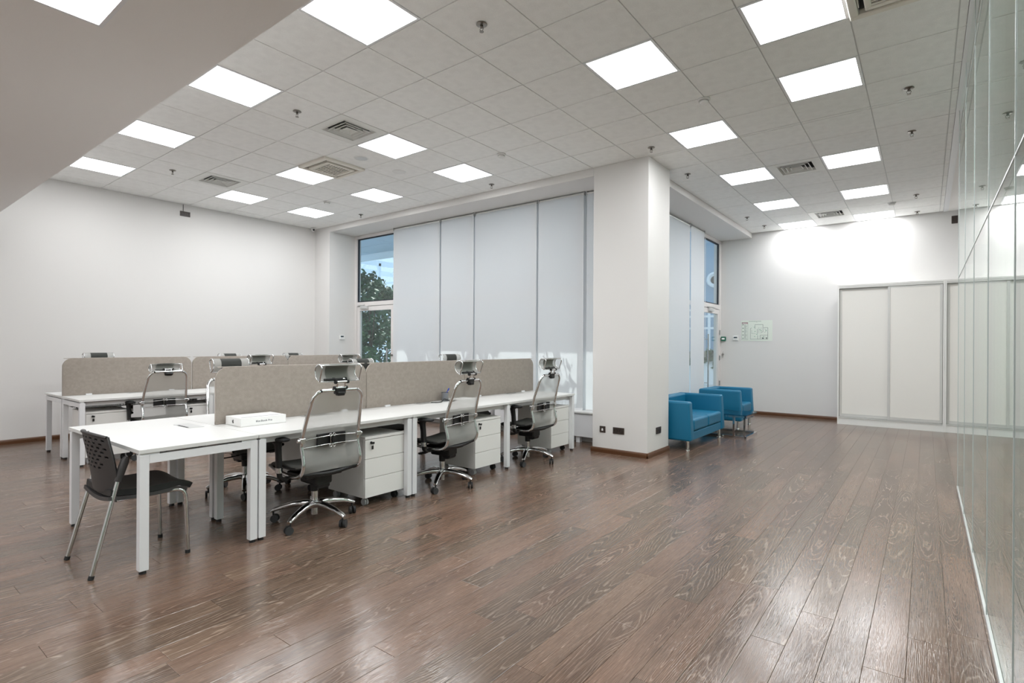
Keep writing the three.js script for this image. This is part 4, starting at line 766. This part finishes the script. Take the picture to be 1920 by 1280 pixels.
// ------------------------------------------------------------------ things on the desks
{ // laptop box
  const t = thing('laptop_box', 'white laptop carton lying on the near desk', 'box', [-4.178, TOP, -2.14], -0.02);
  mesh('carton', bx(-0.125, 0.125, 0, 0.066, -0.178, 0.178, 0.003), M.paperWhite, t);
  mesh('lid_seam', bx(-0.1256, 0.1256, 0.0035, 0.0047, -0.1786, 0.1786), M.cabinetDark, t);
  const c1 = document.createElement('canvas'); c1.width = 1024; c1.height = 192; let g = c1.getContext('2d'); g.fillStyle = '#f2f2f0'; g.fillRect(0, 0, 1024, 192); g.fillStyle = '#55585c'; g.font = '600 62px sans-serif'; g.textAlign = 'center'; g.fillText('MacBook Pro', 512, 118);
  const p1 = new THREE.PlaneGeometry(0.34, 0.06); p1.rotateY(Math.PI / 2); p1.translate(0.1254, 0.034, 0);
  const tx = new THREE.CanvasTexture(c1); tx.colorSpace = THREE.SRGBColorSpace; mesh('side_print', p1, std('#ffffff', 0.7, { map: tx }), t);
  // emblem on the end: a bitten fruit with a leaf, as flat ink
  const s = new THREE.Shape(); s.moveTo(0, 0.011); s.bezierCurveTo(0.004, 0.015, 0.010, 0.013, 0.0115, 0.009); s.bezierCurveTo(0.006, 0.006, 0.006, -0.001, 0.0125, -0.004); s.bezierCurveTo(0.010, -0.011, 0.006, -0.014, 0, -0.0125); s.bezierCurveTo(-0.006, -0.0145, -0.013, -0.006, -0.0125, 0.002); s.bezierCurveTo(-0.012, 0.011, -0.005, 0.015, 0, 0.011);
  const lf = new THREE.Shape(); lf.moveTo(0.0003, 0.0125); lf.bezierCurveTo(0.0, 0.016, 0.002, 0.0185, 0.0055, 0.0195); lf.bezierCurveTo(0.0055, 0.016, 0.004, 0.0135, 0.0003, 0.0125);
  const eg = new THREE.ExtrudeGeometry([s, lf], { depth: 0.0004, bevelEnabled: false, curveSegments: 8 }); eg.translate(0, 0.032, 0.178); mesh('end_emblem', eg, std('#2b2b2d', 0.5), t);
  mesh('lid_picture', [bx(-0.002, 0.09, 0.066, 0.0664, -0.155, 0.155, 0.0001)].map((q) => q), std('#e9eaeb', 0.5), t);
  mesh('lid_picture_edge', bx(0.084, 0.094, 0.0662, 0.0667, -0.16, 0.16), std('#5a6068', 0.4), t);
}
{ // pen cup with pen
  const t = thing('pen_cup', 'dark wire mesh pen cup at the foot of the middle screen', 'pen cup', [-4.255, TOP, -4.315]);
  const g = [lathe([[0, 0.002], [0.038, 0.002], [0.038, 0], [0, 0]], 24)]; for (const y of [0.012, 0.095]) g.push(new THREE.TorusGeometry(0.04, 0.0022, 6, 28).rotateX(Math.PI / 2).translate(0, y, 0));
  mesh('cup', g, M.wireMesh, t);
  mesh('mesh_wall', lathe([[0.0385, 0.002], [0.0395, 0.095]], 28), std('#8a8e90', 0.5, { metalness: 0.4, transparent: true, opacity: 0.6, side: THREE.DoubleSide }), t);
  const p = thing('pen', 'blue pen standing in the mesh pen cup', 'pen', [-4.255, TOP, -4.315]);
  mesh('barrel', cyl(V(-0.02, 0.006, 0.015), V(0.026, 0.12, -0.022), 0.0045, 0.0045, 10), M.pen, p); mesh('cap', cyl(V(0.0255, 0.118, -0.0215), V(0.035, 0.142, -0.029), 0.008, 0.007, 10), M.pen, p);
  const c = single('cable', tube([V(-4.2, TOP + 0.006, -4.05), V(-4.17, TOP + 0.006, -4.17), V(-4.2, TOP + 0.03, -4.25), V(-4.15, TOP + 0.006, -4.3), V(-4.16, TOP + 0.006, -4.38)], 0.005, 40, 8), M.black, 'short black cable lying on the desk beside the pen cup', 'cable');
  single('paper_sheet', bx(-4.3, -4.1, TOP + 0.0005, TOP + 0.018, -4.66, -4.42, 0.003), M.paperWhite, 'low white stack of paper behind the pen cup', 'paper');
}

// ------------------------------------------------------------------ blue seats and side table
function sofa(name, label, z0, z1, n) {
  const x1 = -2.4, x0 = -3.1, t = thing(name, label, 'sofa', [(x0 + x1) / 2, 0, (z0 + z1) / 2], 0, 'blue leather lounge seats'), w = (z1 - z0) / 2, d = (x1 - x0) / 2, A = 0.15, B = 0.15, Y0 = 0.125, Y1 = 0.635;
  const slab = (x0, x1, y0, y1, z0, z1, r) => { const g = new RoundedBoxGeometry(x1 - x0, y1 - y0, z1 - z0, 4, r); g.translate((x0 + x1) / 2, (y0 + y1) / 2, (z0 + z1) / 2); return uvm(g); };
  // arms lean in slightly: taper by bending the inner top edge
  const arm = (s) => { const g = slab(-d, d, Y0, Y1, -A / 2, A / 2, 0.028), p = g.attributes.position; for (let i = 0; i < p.count; i++) { const k = (p.getY(i) - Y0) / (Y1 - Y0), z = p.getZ(i); p.setZ(i, z * s > 0 ? z : z * (1 - 0.3 * k) ); p.setX(i, p.getX(i) > 0 ? p.getX(i) - 0.03 * k : p.getX(i)); } g.computeVertexNormals(); g.translate(0, 0, s * (w - A / 2)); return mergeVertices(g); };
  for (const s of [-1, 1]) { const g = arm(s); g.computeVertexNormals(); mesh('arm', toCreasedNormals(g, 0.9), M.blue, t); }
  mesh('backrest', slab(-d, -d + B, Y0, Y1, -w + A * 0.9, w - A * 0.9, 0.028), M.blue, t);
  mesh('base', slab(-d + 0.05, d - 0.02, Y0, 0.235, -w + A - 0.01, w - A + 0.01, 0.012), M.blue, t);
  const span = (2 * w - 2 * A) / n;
  for (let i = 0; i < n; i++) { const a = -w + A + span * i; mesh('seat_cushion', slab(-d + B - 0.01, d - 0.012, 0.238, 0.4, a + 0.003, a + span - 0.003, 0.035), M.blue, t); }
  for (const x of [-d + 0.07, d - 0.07]) for (const z of [-w + 0.07, w - 0.07]) { const l = mesh('leg', cyl(V(x, 0.008, z), V(x, Y0, z), 0.022, 0.022, 20), M.chrome, t); mesh('foot', cyl(V(x, 0, z), V(x, 0.01, z), 0.03, 0.028, 20), M.chrome, l); }
}
sofa('two_seat_sofa', 'blue leather two-seat cube sofa right behind the pillar', -8.41, -6.92, 2);
sofa('armchair', 'blue leather cube armchair beyond the glass side table', -10.16, -9.3, 1);
{
  const t = thing('side_table', 'low chrome side table with smoked glass top between the blue seats', 'table', [-2.4, 0, -8.73]);
  const s = 0.014, X0 = -0.33, X1 = 0.29, Z0 = -0.3, Z1 = 0.3, ring = (y) => [bx(X0, X1, y - s, y + s, Z0 - s, Z0 + s), bx(X0, X1, y - s, y + s, Z1 - s, Z1 + s), bx(X0 - s, X0 + s, y - s, y + s, Z0 - s, Z1 + s), bx(X1 - s, X1 + s, y - s, y + s, Z0 - s, Z1 + s)];
  mesh('base_frame', ring(s + 0.001), M.chrome, t); mesh('top_frame', ring(0.315), M.chrome, t);
  for (const z of [Z0, Z1]) mesh('post', bx(0.12 - s, 0.12 + s, 0.028, 0.302, z - s, z + s), M.chrome, t);
  mesh('glass_top', bx(X0 - 0.01, X1 + 0.01, 0.33, 0.342, Z0 - 0.01, Z1 + 0.01), M.glassTop, t);
}

// ------------------------------------------------------------------ wardrobes on the far wall
function wardrobe(x0, label) {
  const w = 1.485, t = thing('wardrobe', label, 'wardrobe', [x0, 0, ZF + 0.001], 0, 'white sliding-door wardrobes'), D = 0.535, h = 2.455;
  mesh('carcass', [bx(0, 0.022, 0, h, 0, D), bx(w - 0.022, w, 0, h, 0, D), bx(0.022, w - 0.022, h - 0.024, h, 0, D), bx(0.022, w - 0.022, 0.09, 0.112, 0, D - 0.01), bx(0.022, w - 0.022, 0.112, h - 0.024, 0, 0.012)], M.cabinet, t);
  mesh('plinth', bx(0.022, w - 0.022, 0.0, 0.09, D - 0.03, D - 0.012), M.cabinet, t);
  for (const [a, b] of [[0.112, 0.13], [h - 0.06, h - 0.024]]) mesh('track', bx(0.022, w - 0.022, a, b, D - 0.09, D - 0.002), M.wardFrame, t);
  const door = (a, b, z) => {
    const f = 0.035, y0 = 0.134, y1 = h - 0.064;
    const dr = mesh('door', bx(a + 0.02, b - 0.02, y0 + 0.02, y1 - 0.02, z - 0.008, z + 0.002), M.wardrobe, t);
    mesh('door_frame', [bx(a, a + f, y0, y1, z - 0.016, z + 0.012, 0.003), bx(b - f, b, y0, y1, z - 0.016, z + 0.012, 0.003), bx(a + f, b - f, y0, y0 + 0.05, z - 0.012, z + 0.008), bx(a + f, b - f, y1 - 0.02, y1, z - 0.012, z + 0.008)], M.wardFrame, dr);
  };
  door(0.026, w / 2 + 0.02, D - 0.065); door(w / 2 - 0.012, w - 0.026, D - 0.024);
}
wardrobe(-1.25, 'white wardrobe with two sliding doors left of the glass edge');
wardrobe(0.2365, 'white wardrobe with sliding doors partly seen past the glass partition');

// ------------------------------------------------------------------ outside: covered terrace in an atrium
struct('terrace', bx(-22, XP0 - 0.16, -0.25, -0.05, -22, ZG - 0.16), M.concrete);
{
  const g = structGroup('canopy');
  for (let i = 0; i < 7; i++) for (let j = 0; j < 3; j++) mesh('panel', bx(-15 + i * 1.65, -15 + i * 1.65 + 1.635, 3.78, 3.82, -9.1 + j * 0.73, -9.1 + j * 0.73 + 0.715), M.canopy, g);
  mesh('deck', bx(-15, XP0 - 0.16, 3.84, 3.95, -9.12, ZG - 0.16), M.canopy, g);
  mesh('fascia', bx(-15, XP0 - 0.16, 3.62, 3.95, -9.2, -9.12), M.whiteSteel, g);
}
{
  const t = thing('atrium_frame', 'white steel trusses of the atrium roof seen through the tree door', 'roof frame', [-13.5, 0, -13]);
  const g = []; for (let i = 0; i < 6; i++) { const x = -5 + i * 2.2; g.push(bx(x - 0.05, x + 0.05, -0.05, 4.4, -0.05, 0.05), bx(x - 0.05, x + 0.05, 4.3, 4.5, -5, 4)); for (let k = 0; k < 5; k++) g.push(cyl(V(x, 4.4, -4 + k * 1.6), V(x + 2.2, 5.0, -3.2 + k * 1.6), 0.035, 0.035, 6)); }
  for (let k = 0; k < 6; k++) g.push(bx(-6, 7, 4.9, 5.0, -4.5 + k * 1.5, -4.42 + k * 1.5)); for (let k = 0; k < 4; k++) g.push(bx(-6, 7, 1.2 + k * 0.8, 1.26 + k * 0.8, -0.04, 0.04));
  for (const b of g) mesh('bar', b, M.atriumSteel, t);
}
const leafGeo = (() => { const g = new THREE.BufferGeometry(); const o = [[0, 0, 0], [0.25, 0.38, 0.05], [0.25, 0.7, 0.06], [0, 1, -0.04], [-0.25, 0.7, 0.06], [-0.25, 0.38, 0.05], [0, 0.5, 0]]; g.setAttribute('position', new THREE.Float32BufferAttribute(o.flat(), 3)); g.setIndex([0, 1, 6, 1, 2, 6, 2, 3, 6, 3, 4, 6, 4, 5, 6, 5, 0, 6]); return g.toNonIndexed(); })();
function foliage(n, place, size) {
  const pos = [], col = [], m = new THREE.Matrix4(), q = new THREE.Quaternion(), e = new THREE.Euler(), v = new THREE.Vector3(), p = leafGeo.attributes.position;
  for (let i = 0; i < n; i++) {
    const c = place(i), s = size * rr(0.7, 1.25); e.set(rr(0.6, 2.6), rr(0, 6.28), rr(-0.6, 0.6)); m.compose(c, q.setFromEuler(e), v.set(s, s, s));
    const k = rr(0.7, 1.3), w = rnd() < 0.12 ? 1.5 : 1, r = [0.045 * k * w, 0.12 * k * w, 0.05 * k];
    for (let j = 0; j < p.count; j++) { const t = V(p.getX(j), p.getY(j), p.getZ(j)).applyMatrix4(m); pos.push(t.x, t.y, t.z); col.push(...r); }
  }
  const g = new THREE.BufferGeometry(); g.setAttribute('position', new THREE.Float32BufferAttribute(pos, 3)); g.setAttribute('color', new THREE.Float32BufferAttribute(col, 3)); g.computeVertexNormals(); return g;
}
function tree(x, z, h, r, n, label, category = 'tree', name = 'potted_tree') {
  const t = thing(name, label, category, [x, -0.05, z]);
  mesh('pot', lathe([[0, 0], [0.28, 0], [0.34, 0.5], [0.33, 0.52], [0.29, 0.5], [0, 0.48]], 28), M.planter, t);
  mesh('trunk', [tube([V(0, 0.45, 0), V(0.05, 1, 0.03), V(-0.04, 1.7, 0), V(0.02, h * 0.85, 0.02)], 0.03, 20, 7), tube([V(0.02, 1.2, 0), V(0.3, 1.8, 0.15), V(0.45, 2.4, 0.2)], 0.015, 12, 6), tube([V(0, 1.3, 0), V(-0.3, 1.9, -0.1), V(-0.42, 2.5, -0.15)], 0.015, 12, 6)], M.bark, t);
  const cl = []; for (let i = 0; i < 46; i++) { const a = rr(0, 6.28), y = rr(0.75, h), k = Math.sqrt(rnd()) * r * (y > h * 0.8 ? (h - y) / (h * 0.2) + 0.1 : 1); cl.push(V(Math.cos(a) * k, y, Math.sin(a) * k)); }
  mesh('foliage', foliage(n, () => cl[Math.floor(rnd() * cl.length)].clone().add(V(rr(-1, 1) * 0.2, rr(-1, 1) * 0.2, rr(-1, 1) * 0.2)), 0.14), M.leaf, t).userData = { kind: 'stuff' };
}
tree(-11.3, -8.75, 3.05, 0.85, 2600, 'tall leafy ficus tree in a white pot behind the glazed door');
tree(-12.6, -10.6, 2.9, 1.0, 1800, 'second leafy tree further out behind the first ficus');
tree(-5.9, -8.15, 2.75, 0.7, 620, 'leafy shrub outside the blinds, shading their lower part');
tree(-7.5, -8.3, 2.7, 0.62, 560, 'leafy shrub outside between tree door and blinds');
tree(-4.65, -8.45, 2.75, 0.46, 330, 'leafy shrub outside close to the pillar');
{ // yard seen past the second door
  struct('wall_yard', bx(-12, XW2 - 0.2, -0.05, 5, -17.3, -17.1), M.blueWall);
  const w = thing('duct_outlet', 'round steel duct outlet on the blue yard wall', 'duct', [-5.2, 3.42, -17.1]);
  mesh('collar', lathe([[0.1, 0], [0.24, 0], [0.24, 0.12], [0.19, 0.16], [0.16, 0.16], [0.12, 0.05]], 32).rotateX(Math.PI / 2), M.whiteSteel, w); mesh('mouth', cyl(V(0, 0, 0.02), V(0, 0, 0.06), 0.13), M.dark, w);
  const r = thing('yard_rail', 'white steel rails in front of the blue yard wall', 'railing', [-5.3, -0.05, -16.2]);
  for (const y of [0.5, 1.95, 2.3, 2.5]) mesh('bar', bx(-2.5, 1.6, y - 0.03, y + 0.03, -0.03, 0.03), M.whiteSteel, r);
  for (const x of [-2.4, -0.6, 0.2, 1.5]) mesh('post', bx(x - 0.03, x + 0.03, 0, 2.5, -0.04, 0.02), M.whiteSteel, r);
  const p = thing('planter', 'white planter box with grassy plant behind the second glazed door', 'planter', [-4.75, -0.05, -15.2]);
  mesh('box', [bx(-0.7, 0.7, 0.35, 1.02, -0.22, 0.22, 0.02), bx(-0.65, 0.65, 0, 0.35, -0.18, 0.18)], M.planter, p);
  mesh('leaves', foliage(260, () => V(rr(-0.62, 0.62), rr(0.98, 1.2), rr(-0.15, 0.15)), 0.26), M.leaf, p).userData = { kind: 'stuff' };
}

renderer.render(scene, camera);
